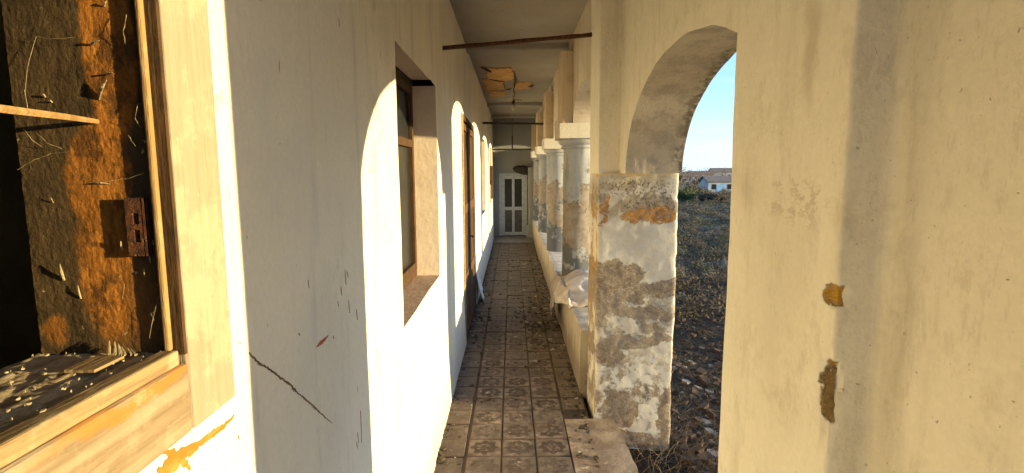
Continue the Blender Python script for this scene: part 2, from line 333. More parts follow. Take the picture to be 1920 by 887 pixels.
M['glass'] = flat('dark_pane', (.014, .015, .017), (.022, .024, .026), 4, .35, .05)
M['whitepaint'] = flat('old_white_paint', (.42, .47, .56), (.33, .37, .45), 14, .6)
M['panelgrey'] = flat('grey_door_panel', (.055, .055, .06), (.085, .085, .09), 10, .5)
M['reveal'] = flat('pink_reveal', (.78, .68, .60), (.72, .62, .54), 8, .9)
M['pinksill'] = flat('pink_sill', (.64, .50, .42), (.50, .37, .31), 14, .9)
M['reed'] = None
m = Mt('exposed_reed', .9); n = m.noise(90, 4, .6, st=(.12, 1, 1)); m.c = m.mix(m.sm(n, .35, .65), (.52, .30, .12), (.34, .18, .07)); m.c = m.mix(m.sm(m.noise(7, 5, .7), .5, .6, 0, .5), m.c, (.56, .38, .20)); m.h = n; m.bd = .8; M['reed'] = fin(m)
m = Mt('grey_sackcloth', .95); m.c = m.mix(m.sm(m.noise(6, 6, .7), .38, .62), (.58, .54, .54), (.40, .36, .35)); m.c = m.mix(m.sm(m.noise(11, 7, .75, off=3), .56, .66, 0, .6), m.c, (.24, .20, .17))
m.h = add_(m, (m.noise(200, 3, .5), .3), (m.noise(14, 5, .6, off=4), 1.2)); m.bd = .8; M['cloth'] = fin(m)
M['rag'] = flat('white_rag', (.70, .72, .76), (.58, .6, .66), 12, .95)
M['mud'] = flat('dried_mud', (.045, .04, .038), (.03, .027, .026), 20, .95, 1)
M['crack'] = flat('crack_dark', (.13, .09, .05), (.26, .18, .09), 60, .95, 1)
m = Mt('orange_undercoat', .9); m.c = m.mix(m.sm(m.noise(40, 6, .7, st=(1, .4, 1)), .4, .6), (.42, .15, .025), (.50, .23, .06)); m.h = m.noise(60, 4); m.bd = .6; M['orange'] = fin(m)
M['chiplip'] = flat('bare_render', (.46, .38, .28), (.34, .27, .19), 60, .95, 1)
M['redmark'] = flat('red_brown_mark', (.42, .12, .05), (.3, .09, .04), 40)
M['web'] = flat('cobweb_dust', (.42, .36, .24), (.26, .21, .13), 60)
M['flake'] = flat('plaster_flake', (.58, .56, .53), (.42, .39, .36), 40)
M['crumb'] = flat('dusty_crumb', (.36, .33, .30), (.24, .21, .19), 40)
M['bulb'] = flat('bulb_glass', (.42, .40, .32), (.36, .34, .27), 20, .2, .05)
# outside
m = Mt('field_soil', .95)
n = m.noise(1.1, 7, .7); f = m.noise(12, 7, .75); d = m.sep()[1]
near = m.mix(m.sm(f, .38, .62), (.020, .015, .012), (.055, .040, .031))
fieldc = m.mix(m.sm(m.noise(.35, 7, .7, st=(1, 2.2, 1)), .42, .58), (.07, .062, .036), (.13, .108, .08)); fieldc = m.mix(m.sm(m.noise(.2, 5, .7, st=(1, 3, 1), off=9), .55, .65, 0, .8), fieldc, (.07, .085, .03))
m.c = m.mix(m.sm(m.mth('MULTIPLY_ADD', n, 8, d), 9, 18), near, fieldc)
m.c = m.mix(m.sm(m.noise(30, 5, .7, off=7), .66, .70, 0, .6), m.c, (.34, .31, .28))
m.h = add_(m, (f, 6), (n, 4)); m.bd = 1; m.h = m.h
M['soil'] = fin(m)
def leafmat(name, a, b):
    m = Mt(name, .8); oi = m.noise(3.0, 4, .7); m.c = m.mix(m.sm(oi, .35, .65), a, b); m.col(m.c); return m.m
M['straw'] = leafmat('dry_straw', (.40, .29, .16), (.20, .14, .08))
M['scrubdry'] = leafmat('dry_scrub', (.10, .078, .055), (.045, .036, .026))
M['scrubgreen'] = leafmat('green_scrub', (.055, .062, .025), (.07, .062, .032))
M['scrubgrey'] = leafmat('grey_scrub', (.17, .15, .13), (.10, .088, .073))
M['leaf'] = leafmat('dark_leaf', (.05, .075, .025), (.09, .09, .035))
M['twig'] = leafmat('brown_twigs', (.17, .125, .095), (.10, .075, .055))
M['bark'] = flat('grey_bark', (.14, .11, .09), (.09, .07, .06), 4)
M['hwall'] = flat('far_white_wall', (.38, .42, .48), (.30, .34, .40), 1)
M['hroof'] = flat('far_clay_roof', (.22, .16, .13), (.15, .115, .095), 2)
M['bluepaint'] = flat('far_blue_paint', (.22, .40, .60), (.18, .35, .6), 2)

# ------------------------------------------------------------------ mesh helpers
class MB:
    def __init__(s): s.v = []; s.f = []; s.mi = []
    def add(s, vs, fs, mi=0):
        b = len(s.v); s.v += [tuple(x) for x in vs]; s.f += [tuple(i + b for i in f) for f in fs]; s.mi += [mi] * len(fs); return s
    def box(s, x0, x1, y0, y1, z0, z1, mi=0):
        v = [(x, y, z) for x in (x0, x1) for y in (y0, y1) for z in (z0, z1)]
        return s.add(v, [(0, 1, 3, 2), (4, 6, 7, 5), (0, 4, 5, 1), (2, 3, 7, 6), (0, 2, 6, 4), (1, 5, 7, 3)], mi)
    def tube(s, pts, r, n=8, mi=0, cap=True):
        pts = [Vector(p) for p in pts]; rs = r if isinstance(r, (list, tuple)) else [r] * len(pts); vs = []; fs = []
        for i, p in enumerate(pts):
            t = (pts[min(i + 1, len(pts) - 1)] - pts[max(i - 1, 0)]).normalized()
            a = t.cross(Vector((0, 0, 1)));
            if a.length < .1: a = t.cross(Vector((0, 1, 0)))
            a.normalize(); b = t.cross(a)
            for k in range(n):
                q = p + (a * math.cos(2 * PI * k / n) + b * math.sin(2 * PI * k / n)) * rs[i]; vs.append(q)
        for i in range(len(pts) - 1):
            for k in range(n):
                fs.append((i * n + k, i * n + (k + 1) % n, (i + 1) * n + (k + 1) % n, (i + 1) * n + k))
        if cap: fs += [tuple(range(n))[::-1], tuple(range((len(pts) - 1) * n, len(pts) * n))]
        return s.add(vs, fs, mi)
    def grid(s, fn, nu, nv, mi=0, flip=False):
        vs = [fn(i / nu, j / nv) for i in range(nu + 1) for j in range(nv + 1)]; w = nv + 1
        fs = [(i * w + j, (i + 1) * w + j, (i + 1) * w + j + 1, i * w + j + 1) for i in range(nu) for j in range(nv)]
        if flip: fs = [f[::-1] for f in fs]
        return s.add(vs, fs, mi)
    def build(s, name, mats, parent=None, smooth=False, origin=None, bevel=0, recalc=True):
        me = bpy.data.meshes.new(name)
        o3 = Vector(origin) if origin is not None else Vector((0, 0, 0))
        base = Vector((0, 0, 0)) if parent is None else Vector(parent['_o'])
        me.from_pydata([Vector(v) - o3 for v in s.v], [], s.f)
        if not isinstance(mats, (list, tuple)): mats = [mats]
        for x in mats: me.materials.append(x)
        me.polygons.foreach_set('material_index', s.mi)
        if recalc:
            import bmesh
            bm = bmesh.new(); bm.from_mesh(me); bmesh.ops.recalc_face_normals(bm, faces=bm.faces); bm.to_mesh(me); bm.free()
        if smooth: me.polygons.foreach_set('use_smooth', [True] * len(me.polygons))
        me.update()
        o = bpy.data.objects.new(name, me); C.objects.link(o)
        o['_o'] = tuple(o3)
        if parent is None: o.location = o3 + Vector((0, 0, H))
        else: o.parent = parent; o.location = o3 - base
        if bevel:
            b = o.modifiers.new('bevel', 'BEVEL'); b.width = bevel; b.segments = 2; b.limit_method = 'ANGLE'
        if smooth:
            e = o.modifiers.new('edges', 'EDGE_SPLIT') ; e.split_angle = R(40); e.use_edge_sharp = False
        return o
def tag(o, label=None, cat=None, group=None, kind=None):
    if label: o['label'] = label
    if cat: o['category'] = cat
    if group: o['group'] = group
    if kind: o['kind'] = kind
    return o
def empty(name, loc, label, cat, group=None):
    o = bpy.data.objects.new(name, None); C.objects.link(o); o.location = Vector(loc) + Vector((0, 0, H)); o['_o'] = tuple(loc); o.empty_display_size = .1
    return tag(o, label, cat, group)
def wob(x, y, z, amp=.003, sc=2.3):
    return amp * (mnoise.noise(Vector((x * sc, y * sc, z * sc))) + .35 * mnoise.noise(Vector((x * sc * 5, y * sc * 5, z * sc * 5))))
def lines(a, b, step, extra=()):
    n = max(1, round((b - a) / step)); L = [a + (b - a) * i / n for i in range(n + 1)]
    for e in extra:
        if a < e < b: L = [x for x in L if abs(x - e) > step * .45] + [e]
    return sorted(set(L + [a, b]))
def prism(prof, z0, z1, step=.03, dz=.05, rad=.012, amp=.003, sc=2.3, carve=None, rads=None):
    """closed XY profile (counter-clockwise) swept up, corners rounded, faces slightly wavy"""
    pts = []; n = len(prof)
    for i, p in enumerate(prof):
        p = Vector(p); a = Vector(prof[i - 1]); b = Vector(prof[(i + 1) % n]); r = (rads[i] if rads else rad)
        r = min(r, (a - p).length * .45, (b - p).length * .45)
        ta = p + (a - p).normalized() * r; tb = p + (b - p).normalized() * r
        for k in range(5):
            t = k / 4; pts.append((1 - t) ** 2 * ta + 2 * t * (1 - t) * p + t * t * tb)
    out = []
    for i, p in enumerate(pts):
        q = pts[(i + 1) % len(pts)]; L = (q - p).length; k = max(1, round(L / step))
        for j in range(k): out.append(p.lerp(q, j / k))
    N = len(out); Z = lines(z0, z1, dz) if not carve else carve['z']
    nor = []
    for i in range(N):
        t = out[(i + 1) % N] - out[i - 1]; nor.append(Vector((t.y, -t.x)).normalized())
    vs = []
    for z in Z:
        for i, p in enumerate(out):
            d = wob(p.x, p.y, z, amp, sc)
            if carve: d -= carve['f'](p.x, p.y, z)
            q = p + nor[i] * d; vs.append((q.x, q.y, z))
    fs = [(k * N + i, k * N + (i + 1) % N, (k + 1) * N + (i + 1) % N, (k + 1) * N + i) for k in range(len(Z) - 1) for i in range(N)]
    fs += [tuple(range(N))[::-1], tuple(range((len(Z) - 1) * N, len(Z) * N))]
    return MB().add(vs, fs)

ZC, ZF, ZG = 1.40, -1.80, -2.0    # ceiling, floor, soil beside the house
YE = 14.6                          # end wall
Y0 = -3.2

# ------------------------------------------------------------------ left wall with its windows and door
openings = [(-.46, .79, -.30, 1.06), (2.38, 3.62, -.71, .60), (5.42, 7.08, ZF - .1, .585), (9.0, 10.2, -.74, .56), (12.3, 13.3, -.74, .56)]
ex_y = [e for o in openings for e in o[:2]]; ex_z = [e for o in openings for e in o[2:]]
YL = sorted(set(lines(Y0, .8, .10, ex_y)[:-1] + lines(.8, 4.2, .05, ex_y)[:-1] + lines(4.2, YE + .2, .12, ex_y))); ZL = lines(ZF - .1, ZC + .1, .06, ex_z)
mb = MB(); idx = {}
def inside(y, z): return any(o[0] < y < o[1] and o[2] < z < o[3] for o in openings)
for i in range(len(YL) - 1):
    for j in range(len(ZL) - 1):
        yc, zc = (YL[i] + YL[i + 1]) / 2, (ZL[j] + ZL[j + 1]) / 2
        if inside(yc, zc): continue
        q = []
        for (a, b) in ((i, j), (i + 1, j), (i + 1, j + 1), (i, j + 1)):
            if (a, b) not in idx:
                y, z = YL[a], ZL[b]; e = wob(3, y, z, .004, 1.3)
                if z < -1.2: e += .02 * ((-1.2 - z) / .6) ** 2
                mb.v.append((-.5 + e, y + wob(9, y, z, .004, 5), z + wob(17, y, z, .004, 5))); idx[(a, b)] = len(mb.v) - 1
            q.append(idx[(a, b)])
        mb.f.append(tuple(q)); mb.mi.append(0)
# back and outer faces, top
mb.box(-.90, -.895, 2.2, YE + .2, ZF - .1, ZC + .1)
house = mb.build('house_wall', M['left'], None, smooth=True)
tag(house, 'long white limewashed house wall on the left with sun patches, windows and a door', 'wall')
# reveals follow the broken edge of the hole
def reveal(o, x1, mats, name, part_label=None, sill=True):
    y0, y1, z0, z1 = o; b = MB()
    def edge(ax, val, L, mi):
        pts = []
        for t in L:
            y, z = (val, t) if ax == 0 else (t, val)
            pts.append((-.5 + wob(3, y, z, .004, 1.3) + (.02 * ((-1.2 - z) / .6) ** 2 if z < -1.2 else 0), y + wob(9, y, z, .004, 5), z + wob(17, y, z, .004, 5)))
        bb = len(b.v)
        for p in pts: b.v.append(p)
        for p in pts:
            q = list(p); q[0] = x1; b.v.append(tuple(q))
        n = len(pts)
        for k in range(n - 1): b.f.append((bb + k, bb + k + 1, bb + n + k + 1, bb + n + k)); b.mi.append(mi)
    Lz = [z for z in ZL if z0 - 1e-6 <= z <= z1 + 1e-6]; Ly = [y for y in YL if y0 - 1e-6 <= y <= y1 + 1e-6]
    edge(0, y0, Lz, 0); edge(0, y1, Lz, 0); edge(1, z1, Ly, 0)
    if sill: edge(1, z0, Ly, 1)
    return b.build(name, mats, house, recalc=False)
reveal(openings[1], -.74, [M['reveal'], M['pinksill']], 'window_reveal')
reveal(openings[2], -.70, [M['reveal'], M['reveal']], 'door_reveal', sill=False)
for k in (3, 4): reveal(openings[k], -.74, [M['left'], M['farwhite']], 'window_reveal')
# window in the middle of the picture: brown casement set back in its reveal
def casement(o, x, mat_, label):
    y0, y1, z0, z1 = o; b = MB(); t = .055; ym = (y0 + y1) / 2
    b.box(x - .05, x, y0, y0 + t, z0, z1).box(x - .05, x, y1 - t, y1, z0, z1).box(x - .05, x, y0 + t, y1 - t, z1 - t, z1).box(x - .05, x, y0 + t, y1 - t, z0, z0 + t)
    f = b.build('window', mat_, house, bevel=.004); f['label'] = label
    for s in (0, 1):
        a0, a1 = (y0 + t + .003, ym - .002) if s == 0 else (ym + .002, y1 - t - .003); q = .05
        c = MB().box(x - .04, x + .012, a0, a0 + q, z0 + t, z1 - t).box(x - .04, x + .012, a1 - q, a1, z0 + t, z1 - t)
        zs = [z0 + t, z0 + (z1 - z0) * .66, z1 - t - q]
        for zq in zs: c.box(x - .04, x + .01, a0 + q, a1 - q, zq, zq + q)
        c.build('sash', mat_, f, bevel=.003)
        for zq, zr in ((zs[0] + q, zs[1]), (zs[1] + q, zs[2])): MB().box(x - .022, x - .014, a0 + q, a1 - q, zq, zr).build('pane', M['glass'], f)
    return f
casement(openings[1], -.655, M['winbrown'], 'brown casement window set back in the wall beside the open arch')
casement(openings[3], -.655, M['dark'], 'small far window beyond the brown door')
casement(openings[4], -.655, M['dark'], 'farthest window near the white end door')

# --- near window: wide weathered casing, deep recess lined with crusted boards
cas = MB()
def slab_wave(b, x0, x1, y0, y1, z0, z1, ny, nz, amp):
    def f(a, c):
        y = y0 + (y1 - y0) * a; z_ = z0 + (z1 - z0) * c; return (x1 + wob(31, y, z_, amp, 9), y, z_)
    b.grid(f, ny, nz)
    b.box(x0, x1 - .003, y0, y1, z0, z1)
win1 = MB().box(-.60, -.488, .778, .902, -.392, 1.17).build('window', M['casing'], house, bevel=.006)
win1['label'] = 'near window with wide weathered wood casing and crusted dark recess'
MB().box(-.60, -.4885, -.57, -.452, -.392, 1.17).build('casing', M['casing'], win1, bevel=.006)
MB().box(-.60, -.4892, -.45, .777, -.392, -.284).build('casing', M['casing_low'], win1, bevel=.006)
MB().box(-.60, -.4892, -.45, .777, 1.052, 1.17).build('casing', M['casing_low'], win1, bevel=.006)
# rebate, bead, lining
MB().box(-.520, -.4905, .7705, .7775, -.27, 1.05).build('rebate_board', M['dark'], win1)
MB().box(-.5145, -.5055, .760, .7700, -.262, 1.05).build('bead', M['bead'], win1, bevel=.003)
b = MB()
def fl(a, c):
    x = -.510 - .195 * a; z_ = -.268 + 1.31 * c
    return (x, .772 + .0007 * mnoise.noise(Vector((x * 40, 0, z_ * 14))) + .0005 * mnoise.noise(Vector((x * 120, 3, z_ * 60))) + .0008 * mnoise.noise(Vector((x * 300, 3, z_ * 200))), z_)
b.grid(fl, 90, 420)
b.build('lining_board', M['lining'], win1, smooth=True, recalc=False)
MB().box(-.705, -.515, -.452, -.44, -.27, 1.05).build('lining_board', M['dark'], win1)
MB().box(-.705, -.50, -.45, .77, 1.035, 1.051).build('lining_board', M['dark'], win1)
b = MB()
def fs_(a, c):
    x = -.512 - .20 * a; y = -.44 + 1.21 * c
    return (x, y, -.268 + .004 * mnoise.noise(Vector((x * 30, y * 14, 1))) + .003 * mnoise.noise(Vector((x * 90, y * 60, 7))))
b.grid(fs_, 40, 260)
b.build('sill_board', M['sillcrust'], win1, smooth=True, recalc=False)
MB().box(-.524, -.4975, -.44, .769, -.286, -.262).build('sill_edge', M['silledge'], win1, bevel=.003)
# dark empty room seen past the lining
b = MB(); X0r, X1r, Y0r, Y1r = -3.4, -.706, -1.9, 2.1
def room(nm, v): MB().add(v, [(0, 1, 2, 3)]).build(nm, M['roomdark'], house, recalc=False)
room('room_wall', [(X0r, Y0r, ZF), (X0r, Y1r, ZF), (X0r, Y1r, ZC), (X0r, Y0r, ZC)])
room('room_wall', [(X0r, Y1r, ZF), (X1r, Y1r, ZF), (X1r, Y1r, ZC), (X0r, Y1r, ZC)])
room('room_wall', [(X0r, Y0r, ZF), (X1r, Y0r, ZF), (X1r, Y0r, ZC), (X0r, Y0r, ZC)])
room('room_floor', [(X0r, Y0r, ZF), (X1r, Y0r, ZF), (X1r, Y1r, ZF), (X0r, Y1r, ZF)])
room('room_ceiling', [(X0r, Y0r, ZC), (X1r, Y0r, ZC), (X1r, Y1r, ZC), (X0r, Y1r, ZC)])
for (y0, y1, z0, z1) in ((Y0r, -.45, ZF, ZC), (.774, Y1r, ZF, ZC), (-.45, .774, ZF, -.27), (-.45, .774, 1.05, ZC)):
    room('room_wall', [(X1r, y0, z0), (X1r, y1, z0), (X1r, y1, z1), (X1r, y0, z1)])
# strike plate with two slots
p0 = P(262, 425, 1, .768); lp = MB(); X0, X1 = p0.x - .014, p0.x + .014; Zb, Zt = p0.z - .042, p0.z + .042
slots = [(p0.z - .022, p0.z - .004), (p0.z + .004, p0.z + .020)]
zc = Zb
for (a, c) in slots: lp.box(X0, X1, .7605, .7635, zc, a); lp.box(X0, X0 + .010, .7605, .7635, a, c); lp.box(X1 - .009, X1, .7605, .7635, a, c); zc = c
lp.box(X0, X1, .7605, .7635, zc, Zt); lp.box(X1 - .003, X1, .760, .7715, Zb, Zt); lp.box(X0 + .006, X1 - .006, .7635, .7715, Zb + .004, Zt - .004)
lp.build('strike_plate', M['rust'], win1)
# stick jammed into the lining
a = P(182, 228, 1, .770); c = P(-40, 202, 1, .60); c = Vector((a.x, .0, 0)) if False else c
c2 = a + (P(0, 204, 1, .60) - a) * 1.3
b = MB(); b.tube([a, a.lerp(c2, .3) + Vector((0, 0, .0006)), a.lerp(c2, .7), c2], [.0035, .0045, .005, .0052], 6)
st = b.build('wooden_stick', M['bead'], None); tag(st, 'thin pale wooden stick wedged across the recess of the near window', 'stick')
# cobweb strands and splinters on the lining
def strand(pts, r, par, name='cobweb_strand', mt='web', off=.006):
    P3 = [P(u, v, 1, .770) + Vector((0, -off * (1 + .5 * math.sin(i * 2.1)), 0)) for i, (u, v) in enumerate(pts)]
    out = []
    for i in range(len(P3) - 1):
        for k in range(4):
            q = P3[i].lerp(P3[i + 1], k / 4); out.append(q + Vector((random.uniform(-1, 1), random.uniform(-1, 0), random.uniform(-1, 1))) * .0006)
    out.append(P3[-1]); return MB().tube(out, [r * random.uniform(.6, 1.5) for _ in out], 5).build(name, M[mt], par)
for pts in [[(55, 180), (62, 130), (72, 70)], [(60, 205), (56, 170)], [(72, 70), (105, 76), (145, 72)], [(40, 318), (75, 300), (100, 288), (148, 284)], [(52, 242), (70, 262), (82, 275)], [(75, 250), (98, 268), (120, 280)],
            [(172, 342), (205, 340), (240, 335), (275, 325)], [(285, 632), (298, 580), (300, 555)], [(243, 30), (240, 60), (238, 85)], [(265, 195), (262, 225), (268, 240)], [(246, 254), (262, 275)], [(236, 560), (242, 530)], [(295, 600), (290, 585), (300, 580)]]:
    strand(pts, .00025, win1)
for (u0, v0, u1, v1, r) in [(171, 85, 175, 80, .001), (172, 84, 186, 76, .0016), (185, 182, 200, 150, .0018), (186, 186, 194, 165, .0014), (196, 12, 200, 2, .001), (200, 140, 214, 138, .0013), (120, 525, 112, 495, .0016), (152, 560, 146, 535, .001), 
                             (230, 470, 226, 452, .0016), (270, 505, 272, 520, .001), (100, 380, 95, 370, .0008), (205, 345, 172, 343, .0009), (282, 492, 280, 480, .001), (85, 182, 80, 176, .0012), (98, 192, 92, 188, .001)]:
    a = P(u0, v0, 1, .771); c = P(u1, v1, 1, .762 if r > .0012 else .767)
    MB().tube([a, a.lerp(c, .5) + Vector((.001, -.002, .001)), c], [r, r * 1.2, r * .3], 6).build('splinter', M['web'], win1)
# white bits on the sill
b = MB()
for i in range(110):
    y = random.uniform(.42, .765); x = random.uniform(-.70, -.52); r = .0004 + .0022 * random.random() ** 3; zb = -.262
    n = random.randint(4, 6); an = random.random() * 6
    vs = [(x + r * math.cos(an + k * 2 * PI / n) * random.uniform(.5, 1.4), y + r * 1.5 * math.sin(an + k * 2 * PI / n) * random.uniform(.5, 1.3), zb + random.uniform(0, .002)) for k in range(n)]
    vs += [(v[0], v[1], v[2] - .002) for v in vs]
    b.add(vs, [tuple(range(n))] + [(k, k + n, (k + 1) % n + n, (k + 1) % n) for k in range(n)])
tag(b.build('crumb_litter', M['web'], win1), kind='stuff')
sh = P(205, 630, 1, .75)
b = MB()
for k in range(9):
    a = Vector((sh.x + random.uniform(-.010, .006) + k * .004, .748, -.262)); b.tube([a, a + Vector((-.006 - k * .001, .010, .018 - k * .0015))], [.0022, .0006], 5)
tag(b.build('cocoon_fluff', M['web'], win1), 'whitish fluff on the sill against the lining')
MB().box(sh.x - .01, sh.x + .03, .68, .735, -.2625, -.2585).build('wood_chip', M['silledge'], win1)

# --- marks on the left wall
def strip(pts, wd, name, mat_, par, x=-.494, jag=.35, thick=.0015):
    """jagged flat mark lying on the wall face, pixel list -> points on the wall"""
    Q = [P(u, v, 0, -.5) for u, v in pts]; fine = []; ws = []
    for i in range(len(Q) - 1):
        k = max(2, int((Q[i + 1] - Q[i]).length / .006))
        for j in range(k): fine.append(Q[i].lerp(Q[i + 1], j / k)); ws.append(wd[i] + (wd[i + 1] - wd[i]) * j / k)
    fine.append(Q[-1]); ws.append(wd[-1]); b = MB(); vs = []
    for i, p in enumerate(fine):
        t = (fine[min(i + 1, len(fine) - 1)] - fine[max(i - 1, 0)]).normalized(); n = Vector((0, -t.z, t.y)); j0 = Vector((0, random.uniform(-1, 1), random.uniform(-1, 1))) * .0012
        bx = -.5 + wob(3, p.y, p.z, .004, 1.3) + (.02 * ((-1.2 - p.z) / .6) ** 2 if p.z < -1.2 else 0) + thick
        for s_ in (-1, 1):
            q = p + n * s_ * ws[i] * .5 * (1 + random.uniform(-jag, jag)) + j0; vs.append((bx, q.y, q.z))
    n = len(fine); fs = [(2 * i, 2 * i + 1, 2 * i + 3, 2 * i + 2) for i in range(n - 1)]
    vs += [(v[0] - .004, v[1], v[2]) for v in vs]; m2 = 2 * n
    fs += [(2 * i, 2 * i + 2, 2 * i + 2 + m2, 2 * i + m2) for i in range(n - 1)] + [(2 * i + 1, 2 * i + 1 + m2, 2 * i + 3 + m2, 2 * i + 3) for i in range(n - 1)]
    b.add(vs, fs); return b.build(name, M[mat_], par)
strip([(466, 662), (480, 677), (500, 690), (522, 706), (545, 722), (560, 738), (582, 756), (600, 774), (618, 790)], [.002, .0035, .003, .0035, .0035, .003, .003, .0025, .001], 'crack', 'crack', house, jag=.7)
strip([(618, 790), (622, 793)], [.001, .0006], 'crack', 'crack', house)
strip([(438, 779), (420, 798), (395, 815), (372, 833), (345, 850), (318, 872), (300, 900)], [.002, .008, .012, .010, .020, .030, .04], 'paint_scrape', 'orange', house, jag=.3)
strip([(355, 880), (340, 862), (322, 850), (305, 848)], [.004, .014, .012, .003], 'paint_scrape', 'orange', house, jag=.4)
strip([(594, 650), (602, 643), (610, 636), (616, 629)], [.002, .011, .008, .001], 'red_mark', 'redmark', house, jag=.2)
for u_, v_, r_ in ((486, 683, .006), (515, 700, .007), (530, 711, .005), (552, 731, .006), (570, 746, .004), (590, 765, .005), (474, 669, .006)):
    strip([(u_ - 5, v_ - 3), (u_, v_), (u_ + 6, v_ + 4)], [.0006, r_, .0006], 'chipped_edge', 'chiplip', house, jag=.5, thick=.0008)
for (u, v, l, wd_) in [(578, 532, 8, .0012), (640, 545, 9, .003), (652, 515, 6, .002), (648, 520, 14, .002), (655, 575, 12, .002), (669, 590, 10, .0025), (634, 570, 5, .0015), (676, 800, 30, .003), (670, 820, 10, .002), (560, 627, 3, .003), (402, 754, 4, .005), (445, 820, 5, .002), (668, 835, 6, .002), (625, 632, 3, .002), (688, 538, 3, .003)]:
    strip([(u, v - l), (u + 1, v), (u + 2, v + l)], [.0005, wd_, .0005], 'scratch', 'crack' if u != 676 else 'redmark', house, jag=.4)
tag(strip([(444, 640), (452, 646)], [.001, .001], 'crack', 'crack', house))

# --- brown door
b = MB().box(-.56, -.512, 5.50, 7.02, ZF + .01, .52)
door = b.build('door', M['doorbrown'], house); door['label'] = 'dark brown panelled double door'
for s in range(2):
    y0 = 5.52 + s * .76; y1 = y0 + .72
    for (z0, z1) in ((ZF + .12, -1.2), (-1.1, -.45), (-.35, .42)):
        MB().box(-.514, -.500, y0 + .10, y1 - .10, z0, z1).build('panel', M['dark'], door, bevel=.006)
    b = MB()
    b.box(-.515, -.494, y0, y0 + .08, ZF + .02, .50).box(-.515, -.494, y1 - .08, y1, ZF + .02, .50).box(-.515, -.495, y0 + .08, y1 - .08, -.45, -.35).box(-.515, -.495, y0 + .08, y1 - .08, -1.2, -1.1).box(-.515, -.495, y0 + .08, y1 - .08, ZF + .02, ZF + .1).box(-.515, -.495, y0 + .08, y1 - .08, .43, .50)
    b.build('stile', M['doorbrown'], door)
b = MB().box(-.57, -.486, 5.425, 5.495, ZF, .58); b.build('door_frame', M['silledge'], door, bevel=.004)
MB().box(-.57, -.488, 7.025, 7.075, ZF, .52).build('door_frame', M['doorbrown'], door); MB().box(-.57, -.49, 5.495, 7.075, .525, .582).build('door_frame', M['dark'], door)
MB().tube([(-.5, 6.19, -.75), (-.455, 6.19, -.75), (-.455, 6.10, -.755)], .008, 8).build('handle', M['iron'], door)
# pale rag at the foot of the door's far side
b = MB()
def fr(a, c):
    z = -1.15 - .64 * c; y = 7.12 + .42 * a; fl_ = max(0, (c - .35) / .65)
    x = -.492 + .11 * fl_ ** 1.7 * (1 - .5 * a) + .012 * math.sin(a * 11 + c * 3) * c
    return (x, y, z + .10 * a * c + .02 * mnoise.noise(Vector((a * 3, c * 3, 0))))
b.grid(fr, 16, 24)
rg = b.build('rag', M['rag'], None, smooth=True, recalc=False); rg.modifiers.new('thick', 'SOLIDIFY').thickness = .006
tag(rg, 'whitish rag hanging down the wall just past the brown door', 'rag')
b = MB().box(-.60, -.45, 12.05, 12.10, -.3, .12).box(-.47, -.44, 12.1, 12.4, -.62, .12)
sh_ = b.build('shutter', M['dark'], house); sh_['label'] = 'dark shutter leaf standing out from the far wall'

# ------------------------------------------------------------------ end wall and white door
b = MB(); b.box(-.5, -.30, YE, YE + .2, ZF - .1, ZC).box(.38, 1.15, YE, YE + .2, ZF - .1, ZC).box(-.30, .38, YE, YE + .2, -.09, ZC).box(-.30, .38, YE + .1, YE + .2, ZF - .1, -.09)
ew = b.build('end_wall', M['farwhite'], None); tag(ew, 'whitish end wall closing the corridor around the white glazed door', 'wall')
# frame
fr_ = MB().box(-.345, -.27, YE - .03, YE + .05, ZF + .02, -.06).box(.352, .42, YE - .03, YE + .05, ZF + .02, -.06).box(-.27, .352, YE - .03, YE + .05, -.12, -.06).build('door', M['whitepaint'], ew, bevel=.005)
fr_['label'] = 'white two-leaf-width glazed door at the end of the corridor'
b = MB()
zs = [ZF + .05, ZF + .14, -1.06, -.97, -.21, -.125]
x0, x1, xm = -.267, .349, .04
b.box(x0, x0 + .075, YE - .02, YE + .02, zs[0], zs[5]).box(x1 - .075, x1, YE - .02, YE + .02, zs[0], zs[5]).box(xm - .035, xm + .035, YE - .02, YE + .02, zs[1], zs[4])
b.box(x0 + .075, x1 - .075, YE - .019, YE + .02, zs[0], zs[1]).box(x0 + .075, xm - .035, YE - .019, YE + .02, zs[2], zs[3]).box(xm + .035, x1 - .075, YE - .019, YE + .02, zs[2], zs[3]).box(x0 + .075, x1 - .075, YE - .019, YE + .02, zs[4], zs[5])
b.build('door_leaf', M['whitepaint'], fr_, bevel=.004)
for xa, xb in ((x0 + .075, xm - .035), (xm + .035, x1 - .075)):
    MB().box(xa, xb, YE - .004, YE + .002, zs[3], zs[4]).build('pane', M['glass'], fr_)
    MB().box(xa, xb, YE - .006, YE + .002, zs[1], zs[2]).build('panel', M['panelgrey'], fr_)
MB().tube([(x1 - .035, YE - .02, -.92), (x1 - .035, YE - .07, -.92), (x1 - .10, YE - .07, -.92)], .009, 8).build('handle', M['dark'], fr_)
MB().box(-.30, .38, YE - .10, YE - .032, ZF, ZF + .03).build('threshold', M['dark'], fr_)
# wing stub with a plinth to the right of the door
b = prism([(.44, YE - .5), (.62, YE - .5), (.62, YE), (.44, YE)], ZF, .10, .06, .1, .02, .004)
wg = b.build('pier_stub', M['farwhite'], None, smooth=True); tag(wg, 'short white wall stub with plinth just right of the end door', 'pillar')
MB().box(.40, .66, YE - .58, YE - .002, ZF, -1.42).build('plinth', M['farwhite'], wg, bevel=.01)
MB().box(.63, 1.02, 13.99, YE, ZG, .62).build('sun_block_wall', M['arc'], wg)  # added wall closing the last bay, keeps sun off the end wall
